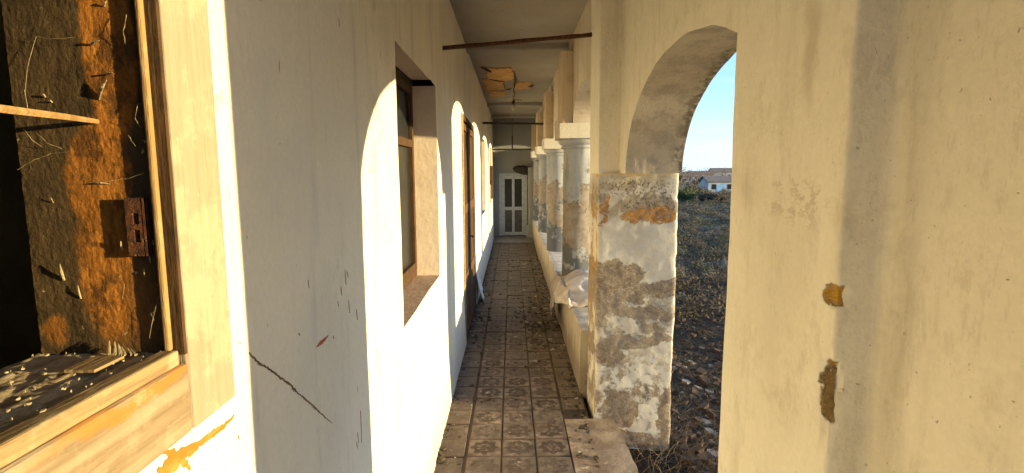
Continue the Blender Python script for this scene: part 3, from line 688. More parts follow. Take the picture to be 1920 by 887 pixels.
# dark nest lump over the door's corner
b = MB(); vs = []; fs = []
for i in range(9):
    for j in range(14):
        th = PI * i / 8; ph = 2 * PI * j / 14; d = Vector((math.sin(th) * math.cos(ph) * .26, math.sin(th) * math.sin(ph) * .13, math.cos(th) * .12))
        d *= 1 + .3 * mnoise.noise(d * 9 + Vector((3, 1, 4))); vs.append(Vector((.33, YE - .08, .02)) + d + Vector((0, 0, -.18 * d.x)))
for i in range(8):
    for j in range(14): fs.append((i * 14 + j, i * 14 + (j + 1) % 14, (i + 1) * 14 + (j + 1) % 14, (i + 1) * 14 + j))
nst = b.add(vs, fs).build('mud_nest', M['mud'], None, smooth=True); tag(nst, 'dark nest-like lump stuck on the wall above the right corner of the white end door', 'nest')

# ------------------------------------------------------------------ ceiling
b = MB()
def fc(a, c):
    x = -.52 + 1.9 * a; y = Y0 + (YE + .2 - Y0) * c
    z = ZC + wob(x, y, 5, .008, 1.2)
    e = max(0, (-.42 - x)) ; z -= e * e * 2.5
    return (x, y, z)
b.grid(fc, 36, 260); b.box(-.9, 1.6, Y0, YE + .4, ZC + .03, ZC + .25)
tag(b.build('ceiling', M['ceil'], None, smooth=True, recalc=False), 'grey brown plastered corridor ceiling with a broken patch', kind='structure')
ceil = bpy.data.objects['ceiling']
for y in (6.1, 11.2, 13.5):
    MB().box(-.51, .70, y, y + .22, ZC - .07, ZC + .02).build('ceiling_beam', M['ceil'], ceil, bevel=.02)
# broken patch: exposed reeds, in torn pieces hanging from the ceiling
def scab(cx, cy, rx, ry, z, seed, n=90):
    rnd = random.Random(seed); top = []; 
    for k in range(n):
        an = 2 * PI * k / n; q = 1 / max(abs(math.cos(an)), abs(math.sin(an))) ** .75
        r = q * (.93 + .28 * mnoise.noise(Vector((math.cos(an) * 2, math.sin(an) * 2, seed))) + .16 * mnoise.noise(Vector((math.cos(an) * 9, math.sin(an) * 9, seed)))); top.append((cx + rx * r * math.cos(an), cy + ry * r * math.sin(an), z))
    b = MB(); vs = top + [(x, y, ZC + .02) for x, y, _ in top]
    b.add(vs, [tuple(range(n))] + [(k, (k + 1) % n, (k + 1) % n + n, k + n) for k in range(n)])
    return b.build('exposed_reed', M['reed'], ceil)
scab(-.16, 8.0, .21, .55, ZC - .016, 3); scab(-.27, 8.9, .17, .55, ZC - .020, 5); scab(.18, 9.0, .15, .36, ZC - .017, 8); scab(-.25, 9.9, .15, .35, ZC - .014, 9)
for (x0, y0, x1, y1, r) in ((-.40, 7.35, -.28, 7.7, .02), (.04, 7.8, .045, 9.2, .016), (.28, 9.0, .36, 8.85, .014), (-.10, 9.3, .0, 9.2, .012), (-.34, 8.3, -.1, 8.5, .010)):
    MB().tube([(x0, y0, ZC - .02), ((x0 + x1) / 2 + .02, (y0 + y1) / 2, ZC - .03), (x1, y1, ZC - .022)], [r * .4, r, r * .5], 6).build('ceiling_crack', M['dark'], ceil)
# bare bulb on its wire
lamp = empty('pendant_lamp', (.045, 8.6, ZC), 'bare bulb hanging on a short twisted wire from the broken ceiling patch', 'lamp')
pts = [(.045 + .02 * math.sin(i * 1.1) * (i / 12), 8.6 + .02 * math.cos(i * 1.3), ZC - .025 - .29 * i / 12) for i in range(13)]
MB().tube(pts, .007, 6).build('wire', M['dark'], lamp)
MB().tube([(.03, 8.6, 1.10), (.03, 8.6, 1.04)], .022, 10).build('socket', M['dark'], lamp)
b = MB().tube([(.03, 8.6, 1.04), (.03, 8.6, 1.02), (.03, 8.6, .99), (.03, 8.6, .96), (.03, 8.6, .945)], [.016, .026, .032, .025, .008], 12); b.build('bulb', M['bulb'], lamp, smooth=True)
MB().tube([(.03, 8.6, 1.115), (.16, 8.6, 1.112)], .006, 6).build('crossbar', M['dark'], lamp)
MB().tube([(.05, 13.6, ZC - .02), (.05, 13.6, .85)], .010, 6)
# iron tie rods
def rod(a, c, r, name_label, mt):
    n = 14; pts = [Vector(a).lerp(Vector(c), i / n) + Vector((0, 0, .001 * math.sin(i * .9))) for i in range(n + 1)]
    o = MB().tube(pts, [r * random.uniform(.85, 1.15) for _ in pts], 8).build('tie_rod', M[mt], None); tag(o, name_label, 'iron rod', 'tie rods across the corridor')
rod((-.53, 4.05, .895), (.612, 4.12, 1.005), .0155, 'thick rusty iron rod across the corridor, nearest of the tie rods', 'rust')
rod((-.52, 9.4, .83), (.66, 10.0, .86), .019, 'thin dark iron rod across the corridor behind the hanging bulb', 'iron')
rod((-.52, 13.9, .55), (.66, 13.9, .56), .018, 'far thin dark iron rod in front of the end wall', 'iron')
b = MB().tube([(.02, 13.9, .9), (.02, 13.9, .57)], .016, 6).build('hanging_hook', M['iron'], None); tag(b, 'dark vertical iron stub hanging above the far tie rod', 'hook')
MB().tube([(.02, 13.9, ZC), (.02, 13.9, .9)], .006, 6).build('wire', M['iron'], b)

# ------------------------------------------------------------------ arcade wall on the right
arc = empty('arcade_wall', (1.0, 3.72, ZG), 'cream arcade wall on the right with one open arch and pillars', 'wall')
zc0, zc1 = CH[0][0].z, CH[1][0].z
def carve_f(x, y, z):
    if abs(x - .61) > .05 or abs(y - .97) > .05: return 0
    d = 0
    for zc_, h_, dep in ((zc0, .020, .004), (zc1, .066, .008)):
        q = math.sqrt(((y - .975) / .028) ** 2 + ((x - .60) / .022) ** 2 + ((z - zc_) / h_) ** 2) + .25 * mnoise.noise(Vector((x * 60, y * 60, z * 60)))
        d = max(d, 1.6 * dep * max(0, min(1, (1.1 - q) * 4)))
    return d + (.0015 * mnoise.noise(Vector((z * 50, 1, 2))) if abs(x - .6) < .02 and abs(y - .965) < .02 else 0)
zl = sorted(set(lines(ZG - .1, -.42, .06) + lines(-.42, .0, .006) + lines(0, ZC + .05, .05)))
prof = [(.60, .965), (.684, .965), (.695, .66), (1.125, .66), (1.125, 1.30), (.70, 1.30), (.70, 1.475), (.60, 1.475)]
b = prism(prof, ZG - .1, ZC + .05, .008, .05, amp=.0035, sc=2.0, carve={'z': zl, 'f': carve_f}, rads=[.008, .02, .004, .01, .02, .01, .01, .012])
# tan part = the recessed face nearest the camera
npil = b.build('pillar', [M['yellow'], M['tan']], arc, smooth=True)
npil['label'] = 'near pillar with a chipped yellow corner, right side of the picture'
for p in npil.data.polygons:
    c = p.center
    if c.y < .963 and c.x > .607: p.material_index = 1
def hair(pts, xx, par, w_=.0008):
    Q = [P(u, v, 0, xx) for u, v in pts]; b = MB(); vs = []
    fine = []
    for i in range(len(Q) - 1):
        for j in range(5): fine.append(Q[i].lerp(Q[i + 1], j / 5) + Vector((0, random.gauss(0, .0008), random.gauss(0, .0008))))
    fine.append(Q[-1])
    for i, p in enumerate(fine):
        e = .3 + math.sin(PI * i / (len(fine) - 1)); vs += [(xx, p.y, p.z - w_ * e * .5), (xx, p.y, p.z + w_ * e * .5)]
    n = len(fine); b.add(vs, [(2 * i, 2 * i + 2, 2 * i + 3, 2 * i + 1) for i in range(n - 1)]); return b.build('crack', M['crack'], par, recalc=False)
hair([(1672, 268), (1690, 262), (1706, 252), (1722, 243), (1742, 240)], .6872, npil)
# far pier: jamb facing us
prof = [(.60, 3.72), (1.125, 3.60), (1.125, 4.15), (.60, 4.15)]
def chipped(x, y, z):
    e = min(abs(x - .60) + abs(y - 3.72), abs(x - 1.125) + abs(y - 3.60))
    k = max(0, 1 - e / .05); return k * .012 * max(0, mnoise.noise(Vector((x * 3, 2, z * 9))) + .5 * mnoise.noise(Vector((x, 5, z * 31))) - .02) + .0012 * mnoise.noise(Vector((x * 22, y, z * 22)))
b = prism(prof, ZG - .1, -.02, .012, .03, .02, .008, 3.0, carve={'z': lines(ZG - .1, -.02, .012), 'f': chipped})
pr = b.build('pier', M['jamb'], arc, smooth=True); pr['label'] = 'pier with peeling dirty whitewash at the far side of the open arch'
prof = [(.60, 3.72), (.76, 3.72), (.76, 4.15), (.60, 4.15)]
b = prism(prof, -.022, ZC + .05, .03, .04, .010, .004, 3.0); b.build('pilaster', M['yellow'], arc, smooth=True)
# arch
fA = lambda t: (2.475 + 1.045 * math.cos(t), -.02 + .60 * math.sin(t))
fB = lambda t: (2.39 + 1.05 * math.cos(t), -.02 + .608 * math.sin(t))
NA = 96
XA, XB = .745, 1.09
b = MB()
def soff(a, c):
    t = PI * a; y0, z0 = fA(t); y1, z1 = fB(t); x = XA + (XB - XA) * c
    y = y0 + (y1 - y0) * c; z = z0 + (z1 - z0) * c; k = wob(x, y, z, .006, 5) + .0010 * mnoise.noise(Vector((x * 60, y * 60, z * 60)))
    return (x + (wob(y, z, 3, .004, 9) if c in (0, 1) else 0), y + math.cos(t) * k, z + math.sin(t) * k)
b.grid(soff, NA, 40); b.build('arch_soffit', M['soffit'], arc, smooth=True, recalc=False)
b = MB()
def face(a, c):
    t = PI * (1 - a); y, z = soff(1 - a, 0)[1:]; z1 = ZC + .05; q = z + (z1 - z) * c
    return (XA + (soff(1 - a, 0)[0] - XA) * (1 - c) + wob(2, y, q, .004, 2) * min(1, c * 8), y, q)
b.grid(face, NA, 24, flip=True)
def faceB(a, c):
    y, z = soff(1 - a, 1)[1:]; return (XB, y, z + (ZC + .3 - z) * c)
b.grid(faceB, NA, 4)
for (ya, yb, yc_) in ((3.520, 3.440, 3.722), (1.430, 1.340, 1.30)):
    b.add([(XA, ya, -.02), (XB, yb, -.02), (XB, yc_, -.02), (XA, yc_, -.02), (XA, ya, ZC + .05), (XB, yb, ZC + .3), (XB, yc_, ZC + .3), (XA, yc_, ZC + .05)], [(0, 1, 2, 3), (0, 3, 7, 4), (1, 2, 6, 5)])
b.box(XA + .002, XB, 3.715, 4.15, -.0195, ZC + .05)
b.build('arch_wall', [M['yellow']], arc, smooth=False, recalc=False)
# wall continuing behind the viewer
bk = MB().box(.69, 1.125, Y0, -.5, ZG - .1, ZC + .05).box(.69, 1.125, -.5, .659, 1.25, ZC + .05)
bk.build('rear_wall', M['tan'], arc)
# spandrel wall with flat arches over the columns
cols = [5.85, 8.50, 11.15, 13.80]
bays = [(4.15, cols[0] - .22)] + [(cols[i] + .22, cols[i + 1] - .22) for i in range(3)] + [(cols[3] + .22, YE)]
b = MB()
XS0, XS1 = .64, 1.0
zsp = .49
prev = 4.15
for (a, c) in bays:
    n = 24; pts = []
    for k in range(n + 1):
        t = PI * k / n; y = (a + c) / 2 - (c - a) / 2 * math.cos(t); zz_ = zsp + .30 * math.sin(t) ** .9; pts.append((y, zz_))
    for k in range(n):
        (y0, z0), (y1, z1) = pts[k], pts[k + 1]
        b.add([(XS0, y0, z0), (XS0, y1, z1), (XS0, y1, ZC + .05), (XS0, y0, ZC + .05)], [(0, 1, 2, 3)])
        b.add([(XS1, y0, z0), (XS1, y1, z1), (XS1, y1, ZC + .3), (XS1, y0, ZC + .3)], [(0, 3, 2, 1)])
        b.add([(XS0, y0, z0), (XS1, y0, z0), (XS1, y1, z1), (XS0, y1, z1)], [(0, 1, 2, 3)])
for cy in cols: b.box(XS0, XS1, cy - .22, cy + .22, zsp, ZC + .05)
b.build('spandrel_wall', M['arc'], arc, recalc=False)
for i, cy in enumerate(cols):
    b = prism([(.515, cy - .20), (.645, cy - .20), (.645, cy + .20), (.515, cy + .20)], zsp - .001, 1.22 - .02 * i, .05, .06, .02, .006, 4)
    b.build('pilaster', M['pil'], arc, smooth=True)
    b = MB()
# columns
def column(cy, label):
    o = empty('column', (.74, cy, -1.27), label, 'column', 'columns of the arcade')
    def lathe(prof, nseg=40):
        b = MB(); vs = []; fs = []
        for r, z in prof:
            for k in range(nseg):
                an = 2 * PI * k / nseg; q = r + wob(math.cos(an), math.sin(an) + cy, z, .006, 3); vs.append((.74 + q * math.cos(an), cy + q * math.sin(an), z))
        for i in range(len(prof) - 1):
            for k in range(nseg): fs.append((i * nseg + k, i * nseg + (k + 1) % nseg, (i + 1) * nseg + (k + 1) % nseg, (i + 1) * nseg + k))
        return b.add(vs, fs)
    zs = [-1.28 + 1.52 * i / 40 for i in range(41)]
    lathe([(.185 - .008 * i / 40, z) for i, z in enumerate(zs)]).build('shaft', M['col'], o, smooth=True)
    lathe([(.178, .235), (.20, .240), (.203, .252), (.195, .262), (.192, .272), (.215, .280), (.232, .305), (.236, .33), (.2, .34)]).build('neck_ring', M['col'], o, smooth=True)
    b = prism([(.49, cy - .25), (.99, cy - .25), (.99, cy + .25), (.49, cy + .25)], .335, zsp, .04, .03, .012, .004, 5)
    b.build('abacus', M['cap'], o, smooth=True)
for cy, l in zip(cols, ['nearest round column of the arcade, its shaft patched with ochre above the sack', 'second round column behind the nearest, with a blackened lower shaft', 'third round column from the front, half hidden by the second', 'farthest round column, beside the white stub at the end door']): column(cy, l)
# low bench wall between the columns
b = MB()
prof = [(.555, ZF - .02), (.545, ZF + .25), (.548, -1.30), (.553, -1.272), (.57, -1.266), (.75, -1.268), (.95, -1.272), (1.0, -1.29), (1.02, ZG - .1)]
def fb(a, c):
    k = a * (len(prof) - 1); i = min(int(k), len(prof) - 2); t = k - i; x = prof[i][0] + (prof[i + 1][0] - prof[i][0]) * t; z = prof[i][1] + (prof[i + 1][1] - prof[i][1]) * t
    y = 4.16 + (YE - 4.16) * c; return (x + wob(x, y, z, .012, 2.5), y, z + wob(z, x, y, .008, 3))
b.grid(fb, 24, 220)
b.add([(fb(k / 24, 0)[0], 4.158, fb(k / 24, 0)[2]) for k in range(25)], [tuple(range(25))])
tag(b.build('bench_wall', M['bench'], None, smooth=True, recalc=False), 'low stained bench wall that the columns stand on', 'low wall')

# ------------------------------------------------------------------ sack on the bench
b = MB()
def fcl(a, c):
    y = 4.85 + 1.55 * a
    hang = (.05 + .20 * min(1, a / .5) + .28 * max(0, min(1, (a - .45) / .35))) * (1 - .35 * max(0, (a - .85) / .15))
    top = .42; L = top + hang; d = c * L
    bul = math.sin(PI * min(1, max(0, a))) ** .4
    fold = .030 * mnoise.noise(Vector((a * 5, c * 3.2, 2))) + .018 * mnoise.noise(Vector((a * 13, c * 9, 5))) + .010 * math.sin(a * 17 + c * 6)
    if d < top:
        x = .98 - d; z = -1.25 + .20 * bul * math.sin(PI * min(1, (d / top) * .75 + .12)) + fold
        x -= .02 * d / top
    else:
        e = (d - top); x = .53 - .085 * math.sin(min(PI / 2, e * 9)) * bul - .03 * e; z = -1.22 + .07 * bul - e - .0; z += fold * .4; x += fold
    return (x, y, z)
b.grid(fcl, 70, 60)
ck = b.build('sack', M['cloth'], None, smooth=True, recalc=False); tag(ck, 'pale grey cloth sack slumped over the edge of the bench wall before the nearest column', 'sack')
ck.modifiers.new('thick', 'SOLIDIFY').thickness = .012

# ------------------------------------------------------------------ floor
fl_ = MB().box(-.56, .56, Y0, YE + .3, ZF - .25, ZF - .004); 
floor = fl_.build('floor', M['dirt'], None); tag(floor, 'dirty corridor floor bed under the old patterned tiles', kind='structure')
# concrete strip at the doorway side
b = MB()
def fsl(a, c):
    x = .375 + .375 * a; y = Y0 + (3.70 - Y0) * c
    if a == 1: x += .012 * mnoise.noise(Vector((y * 7, 0, 0)))
    z = ZF + .002 + wob(x, y, 2, .006, 6)
    return (x, y, z)
b.grid(fsl, 24, 300); b.box(.375, .735, Y0, 3.715, ZG - .1, ZF - .006)
for i in range(300): 
    pass
b.grid(lambda a, c: (.75 + .012 * mnoise.noise(Vector(((Y0 + (3.70 - Y0) * c) * 7, 0, 0))), Y0 + (3.70 - Y0) * c, ZF + .002 - .35 * a + (wob(.75, Y0 + (3.70 - Y0) * c, 2, .006, 6) if a == 0 else 0)), 4, 300)
b.build('doorstep', M['conc'], floor, smooth=True, recalc=False)
def tile_mesh(sx, sy, name, mt):
    hx, hy = sx / 2, sy / 2; c_ = .004; b = MB()
    top = [(-hx + c_, -hy + c_, 0), (hx - c_, -hy + c_, 0), (hx - c_, hy - c_, 0), (-hx + c_, hy - c_, 0)]
    mid = [(-hx, -hy, -c_), (hx, -hy, -c_), (hx, hy, -c_), (-hx, hy, -c_)]; low_ = [(x, y, -.02) for x, y, _ in mid]
    b.add(top + mid + low_, [(0, 1, 2, 3)] + [(k, k + 4, (k + 1) % 4 + 4, (k + 1) % 4) for k in range(4)] + [(k + 4, k + 8, (k + 1) % 4 + 8, (k + 1) % 4 + 4) for k in range(4)])
    me = bpy.data.meshes.new(name); me.from_pydata(b.v, [], b.f); me.materials.append(mt)
    import bmesh
    bm = bmesh.new(); bm.from_mesh(me); bmesh.ops.recalc_face_normals(bm, faces=bm.faces); bm.to_mesh(me); bm.free(); return me
colx = [(-.488, -.312, 'plain'), (-.292, -.078, 'tile'), (-.070, .144, 'tile'), (.152, .366, 'tile'), (.384, .548, 'plain')]
tms = [tile_mesh(b_ - a_, .213, 'floor_tile', M[k]) for a_, b_, k in colx]
rest = MB(); rest_p = MB(); cnt = 0
for r in range(-9, 70):
    y = 3.19 + .22 * (r + .5)
    if y > 14.5 or y < -3: continue
    for ci, (a_, b_, k) in enumerate(colx):
        if ci == 4 and y < 3.75: continue
        x = (a_ + b_) / 2; zt = ZF + .003 + random.uniform(-.004, .005)
        tx, ty = random.gauss(0, .011), random.gauss(0, .011)
        if (y > 2.6) and cnt < 285:
            o = bpy.data.objects.new('floor_tile', tms[ci]); C.objects.link(o); o.parent = floor
            o.location = (x + random.uniform(-.0015, .0015), y + random.uniform(-.0015, .0015), zt); o.rotation_euler = (tx, ty, random.gauss(0, .006)); cnt += 1
        elif y <= 2.6:
            hx = (b_ - a_) / 2; rest.box(x - hx, x + hx, y - .1065, y + .1065, ZF - .02, ZF + .003)
        else: hx = (b_ - a_) / 2; rest.box(x - hx, x + hx, y - .1065, y + .1065, ZF - .02, ZF + .003)
tag(rest.build('floor_tiles', M['plain'], floor), kind='stuff')
# grey doorstep before the end door
MB().box(-.48, .54, 13.2, YE - .02, ZF - .02, ZF + .035).build('landing', flat('grey_landing', (.16, .16, .17), (.10, .10, .105), 5), floor, bevel=.01)
# litter: leaves and plaster crumbs
def litter(n, gen, name, mt, label, rmin, rmax, parent=None, flatn=.25, power=2.2):
    b = MB()
    for i in range(n):
        x, y, z = gen(); r = rmin + (rmax - rmin) * random.random() ** power; k = random.randint(4, 6); an = random.random() * 6; tl = random.uniform(-.4, .4)
        vs = [(x + r * math.cos(an + q * 2 * PI / k) * random.uniform(.6, 1.3), y + r * math.sin(an + q * 2 * PI / k) * random.uniform(.6, 1.3)) for q in range(k)]
        v3 = [(a_, c_, z + r * flatn * random.uniform(.5, 1.2) + (a_ - x) * tl) for a_, c_ in vs] + [(a_, c_, z - .004) for a_, c_ in vs]
        b.add(v3, [tuple(range(k))] + [(q, q + k, (q + 1) % k + k, (q + 1) % k) for q in range(k)])
    o = b.build(name, M[mt], parent); return tag(o, label, kind='stuff')
def g1():
    if random.random() < .45: return (random.gauss(.30, .12), random.gauss(6.3, .6), ZF + .004)
    s = random.choice((-1, 1)); x = random.uniform(-.48, .53) if random.random() < .4 else (-.47 + abs(random.gauss(0, .09)) if s < 0 else .53 - abs(random.gauss(0, .08)))
    return (min(x, .53), random.uniform(3.1, 11), ZF + .004)
def clampx(g):
    def f():
        x, y, z = g(); return (max(-.48, min(.53, x)), y, z)
    return f
litter(170, clampx(g1), 'plaster_crumbs', 'crumb', 'pale plaster crumbs scattered on the corridor tiles', .002, .034, power=4)
litter(700, clampx(g1), 'dead_leaves', 'scrubdry', 'brown leaf litter along the corridor floor edges', .005, .028, flatn=.5)
litter(500, clampx(lambda: (random.uniform(-.48, .7) if random.random() < .3 else random.choice((-.485 + abs(random.gauss(0, .03)), .52)), random.uniform(3., 12), ZF + .003)), 'dirt_clods', 'dirt', 'dark dirt crumbs on the corridor floor', .004, .02, flatn=.6)
for (u, v, r, z) in [(965, 0, 0, 0)]: pass

# ------------------------------------------------------------------ outside
def gz(x, y):
    d = math.hypot(x, y); return ZG - .02 * max(0, min(d, 115) - 4) + 0.10 * mnoise.noise(Vector((x * .35, y * .35, 0))) * min(1, max(0, (x - 1.15) / 1.5)) + (.05 * mnoise.noise(Vector((x * 2.1, y * 2.1, 4))) + .025 * mnoise.noise(Vector((x * 7, y * 7, 9)))) * min(1, max(0.3, (x - 1.1)))
b = MB()
XSg = [-900, -300, -60, -10, .60] + [.60 + .06 * i for i in range(1, 60)] + [4.2 + .25 * i for i in range(1, 30)] + [11.6 * 1.12 ** i for i in range(1, 42)]
YSg = [-900, -300, -60, -12, 0] + [.1 * i for i in range(1, 90)] + [9 + .3 * i for i in range(1, 40)] + [21 * 1.12 ** i for i in range(1, 38)]
nx, ny = len(XSg), len(YSg)
b.v = [(x, y, gz(x, y) if x > .6 else -3.9 if abs(x) > 30 else ZG - .3) for x in XSg for y in YSg]
b.f = [(i * ny + j, (i + 1) * ny + j, (i + 1) * ny + j + 1, i * ny + j + 1) for i in range(nx - 1) for j in range(ny - 1)]; b.mi = [0] * len(b.f)
tag(b.build('ground', M['soil'], None, smooth=True, recalc=False), 'dark bare soil turning into dry scrubby field outside the arch', kind='structure')
def wedge(y0, y1, pw=1.):
    y = y0 + (y1 - y0) * random.random() ** pw; x = y * random.uniform(.24, .50); return max(x, 1.22), y
# straw, scrub
def blades(n, gen, name, mt, label, h0, h1, w0, lean, segs=3):
    b = MB()
    for i in range(n):
        x, y = gen(); z = gz(x, y) - .01; h = random.uniform(h0, h1); an = random.random() * 2 * PI; le = random.uniform(.2, 1) * lean; wv = w0 * random.uniform(.6, 1.4); pr_ = random.random() * 2 * PI
        vs = []; dx, dy = math.cos(an), math.sin(an); px, py = -dy * wv, dx * wv
        for k in range(segs + 1):
            t = k / segs; r = h * le * t ** 1.3; zz_ = h * (t - .35 * le * t * t); q = 1 - t * .85
            cx_, cy_ = x + dx * r + .1 * h * math.sin(t * 5 + pr_), y + dy * r + .1 * h * math.cos(t * 4 + pr_)
            vs += [(cx_ - px * q, cy_ - py * q, z + zz_), (cx_ + px * q, cy_ + py * q, z + zz_ + wv * .3)]
        b.add(vs, [(2 * k, 2 * k + 1, 2 * k + 3, 2 * k + 2) for k in range(segs)])
    return tag(b.build(name, M[mt], None, recalc=False), label, kind='stuff')
blades(520, lambda: (random.uniform(.78, 2.2), random.gauss(3.55, .33)), 'straw_grass', 'straw', 'dry tangled straw at the foot of the peeling pier', .06, .22, .0016, 1.6, 5)
blades(7000, lambda: wedge(3.0, 9, 1.), 'dead_grass', 'scrubdry', 'matted dead grass on the dark soil', .03, .14, .003, 3.2)
def clump(y0, y1, n, per, rad):
    L = []
    for i in range(n):
        x, y = wedge(y0, y1, 1.3)
        for k in range(per): L.append((max(1.25, x + random.gauss(0, rad * (1 + y * .03))), y + random.gauss(0, rad * (1 + y * .03))))
    it = iter(L); return len(L), (lambda: next(it))
n, g = clump(8, 55, 420, 40, .25); blades(n, g, 'dry_scrub', 'scrubdry', 'brown dry scrub covering the field', .06, .22, .010, 2.4)
n, g = clump(14, 60, 200, 50, .35); blades(n, g, 'green_scrub', 'scrubgreen', 'patches of green weeds in the dry field', .05, .2, .016, 2.2)
litter(450, lambda: (lambda p: (p[0], p[1], gz(*p)))(wedge(2.8, 9, 1.2)), 'rubble', 'crumb', 'pale bits of rubble and litter on the dark soil', .004, .055, flatn=.4, power=6)
litter(1500, lambda: (lambda p: (p[0], p[1], gz(*p)))(wedge(2.8, 12, 1.1)), 'soil_clods', 'dirt', 'dark clods of soil outside the arch', .01, .06, flatn=.8)

def at(u, d): return ((u - 960) / F * d, d)
def cloud(b, c, rx, rz, n, s):
    for i in range(n):
        v = Vector((random.gauss(0, 1), random.gauss(0, 1), random.gauss(0, 1))).normalized() * random.random() ** .4
        q = Vector(c) + Vector((v.x * rx, v.y * rx, v.z * rz)) ; k = mnoise.noise(q * .9)
        if k < -.18: continue
        a = Vector((random.gauss(0, 1), random.gauss(0, 1), random.gauss(0, 1))).normalized() * s * random.uniform(.5, 1.4); t = a.orthogonal().normalized() * s * random.uniform(.4, .9)
        b.add([q - a, q + t, q + a, q - t], [(0, 1, 2, 3)])
def bush(u, d, w_, h, label, mt='leaf'):
    x, y = at(u, d); z = gz(x, y); o = empty('bush', (x, y, z), label, 'bush', 'bushes across the field')
    b = MB()
    for k in range(5): b.tube([(x, y, z - .05), (x + random.uniform(-.3, .3) * w_, y + random.uniform(-.3, .3) * w_, z + h * .7)], [.03, .01], 5)
    b.build('stem', M['bark'], o)
    b = MB()
    for k in range(5): cloud(b, (x + random.uniform(-.5, .5) * w_, y + random.uniform(-.4, .4) * w_, z + h * random.uniform(.35, .65)), w_ * .45, h * .42, 520, .09)
    b.build('foliage', M[mt], o, recalc=False)
bush(1284, 46, 1.7, 1.7, 'dark green bush at the left edge of the view through the arch')
bush(1316, 52, 2.0, 1.5, 'low olive bush in the middle of the field view', 'scrubgreen')
bush(1340, 44, 1.5, 1.0, 'brownish low bush before the pale hut', 'scrubdry')
bush(1300, 66, 2.2, 1.6, 'brown bush farther off between the green ones', 'scrubdry')
def baretree(u, d, h, label):
    d *= .8; h *= .92
    x, y = at(u, d); z = gz(x, y); o = empty('tree', (x, y, z), label, 'tree', 'bare trees on the skyline')
    b = MB(); tw = MB()
    def br(p, dr, L, r, dep):
        q = p + dr * L; (b if dep < 1 else tw).tube([p, p.lerp(q, .5) + Vector((random.gauss(0, .05), 0, random.gauss(0, .03))) * L, q], [r, r * .8, r * .55], 5 if dep < 2 else 3, cap=False)
        if dep < 4:
            for k in range(random.choice((3, 4))):
                nd = (dr + Vector((random.gauss(0, .55), random.gauss(0, .55), random.gauss(.05, .35)))).normalized(); br(p.lerp(q, random.uniform(.6, 1)), nd, L * random.uniform(.5, .8), max(r * .5, .022), dep + 1)
    br(Vector((x, y, z - .1)), Vector((random.gauss(0, .08), 0, 1)).normalized(), h * .32, .16, 0)
    cloud(tw, (x, y, z + h * .62), h * .42, h * .34, 1100, .085)
    b.build('trunk', M['bark'], o, recalc=False); tw.build('crown', M['twig'], o, recalc=False)
for i, (u, d, h, l) in enumerate([(1278, 110, 5.2, 'bare tree at the left end of the skyline seen through the arch'), (1291, 130, 4.6, 'second bare tree from the left on the skyline'), (1304, 118, 4.0, 'small bare tree left of the white gable'),
                                  (1318, 125, 5.4, 'tallest bare tree in the middle of the skyline'), (1332, 120, 4.4, 'bare tree just left of the pale hut'), (1352, 140, 5.6, 'bare tree rising behind the pale hut'), (1364, 130, 5.0, 'bare tree at the right end of the skyline beside the pillar')]):
    baretree(u, d, h, l)
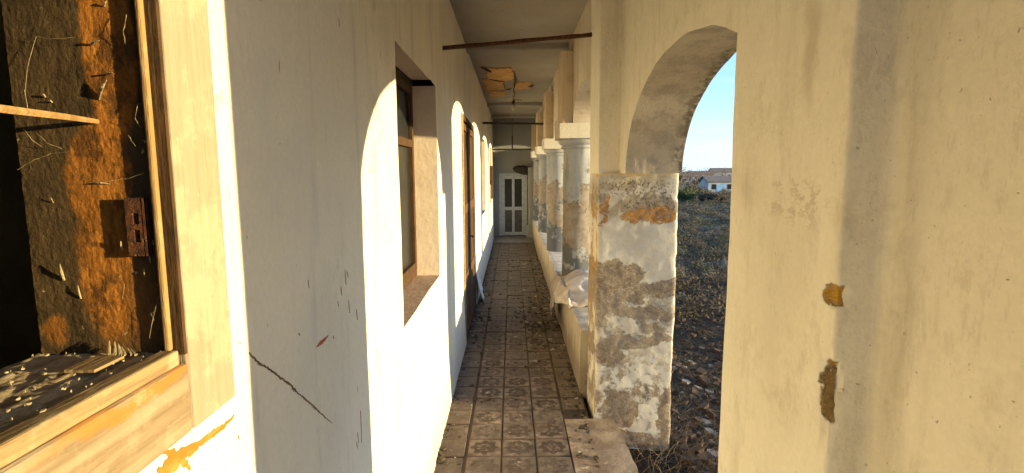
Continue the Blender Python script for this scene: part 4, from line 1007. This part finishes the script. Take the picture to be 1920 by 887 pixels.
def hut(u, d, wd, dp, hw, hr, label, wm='hwall', blue=False):
    x, y = at(u, d); z = gz(x, y) - .1; o = empty('house', (x, y, z), label, 'house', None)
    b = MB().box(x - wd / 2, x + wd / 2, y, y + dp, z, z + hw); b.add([(x - wd / 2, y, z + hw), (x - wd / 2, y + dp, z + hw), (x - wd / 2, y + dp / 2, z + hw + hr)], [(0, 1, 2)]); b.add([(x + wd / 2, y, z + hw), (x + wd / 2, y + dp, z + hw), (x + wd / 2, y + dp / 2, z + hw + hr)], [(0, 1, 2)])
    b.build('wall', M[wm], o)
    e = .3; y0, y1, ym = y - e, y + dp + e, y + dp / 2; xa, xb = x - wd / 2 - e, x + wd / 2 + e; zr = z + hw + hr + .05; ze = z + hw - .05
    b = MB().add([(xa, y0, ze), (xb, y0, ze), (xb, ym, zr), (xa, ym, zr), (xa, y1, ze), (xb, y1, ze)], [(0, 1, 2, 3), (3, 2, 5, 4)])
    r = b.build('roof', M['hroof'], o, recalc=False); r.modifiers.new('t', 'SOLIDIFY').thickness = .15
    for k, xx in enumerate((-.28, .05, .3)):
        MB().box(x + xx * wd - .35, x + xx * wd + .35, y - .04, y + .02, z + hw * .35, z + hw * .75).build('window', M['bluepaint'] if (blue and k == 1) else M['glass'], o)
    MB().box(x - .1 * wd - .4, x - .1 * wd + .4, y - .045, y + .02, z, z + hw * .7).build('door', M['bluepaint'] if blue else M['dark'], o)
hut(1352, 88, 4.4, 4, 2.1, .8, 'pale bluish hut with a blue door at the right of the field view', blue=True)
hut(1316, 210, 9, 7, 2.6, 1.4, 'white gabled house on the skyline between the bare trees')
hut(1283, 190, 6, 5, 2.0, 1.2, 'low white house at the left of the skyline')
hut(1372, 230, 16, 8, 3.4, 1.8, 'long clay-roofed house behind the pale hut')

def mounds(n, y0, y1, mt, name, label, hh, sz, per=150):
    b = MB()
    for i in range(n):
        x, y = wedge(y0, y1, 1.2); z = gz(x, y); r = random.uniform(.3, 1.) * (.25 + y * .016); h = hh * random.uniform(.4, 1.) * (.35 + y * .014)
        x = max(x, 1.3 + r)
        for k in range(per):
            v = Vector((random.gauss(0, .5), random.gauss(0, .5), 0)); q = max(0, 1 - v.length * .7)
            p = Vector((x + v.x * r, y + v.y * r, z + h * q * random.random())); s_ = sz * (.4 + y * .02) * random.uniform(.5, 1.5)
            a = Vector((random.gauss(0, 1), random.gauss(0, 1), random.gauss(0, .8))).normalized() * s_; t = a.orthogonal().normalized() * s_ * random.uniform(.15, .5)
            b.add([p - a, p + t, p + a, p - t], [(0, 1, 2, 3)])
    return tag(b.build(name, M[mt], None, recalc=False), label, kind='stuff')
mounds(330, 7, 95, 'scrubdry', 'brown_thicket', 'brown tangled thicket rising over the field', .9, .05)
mounds(200, 9, 95, 'scrubgreen', 'weed_thicket', 'olive weeds in mounds across the field', .8, .05)
mounds(120, 8, 60, 'scrubgrey', 'pale_thicket', 'pale grey dry stalks in the field', .7, .04)
for n_ in ('house_wall', 'arcade_wall', 'end_wall', 'bench_wall'): bpy.data.objects[n_]['kind'] = 'thing'
# tidy: drop helper properties
for o in bpy.data.objects:
    if '_o' in o: del o['_o']
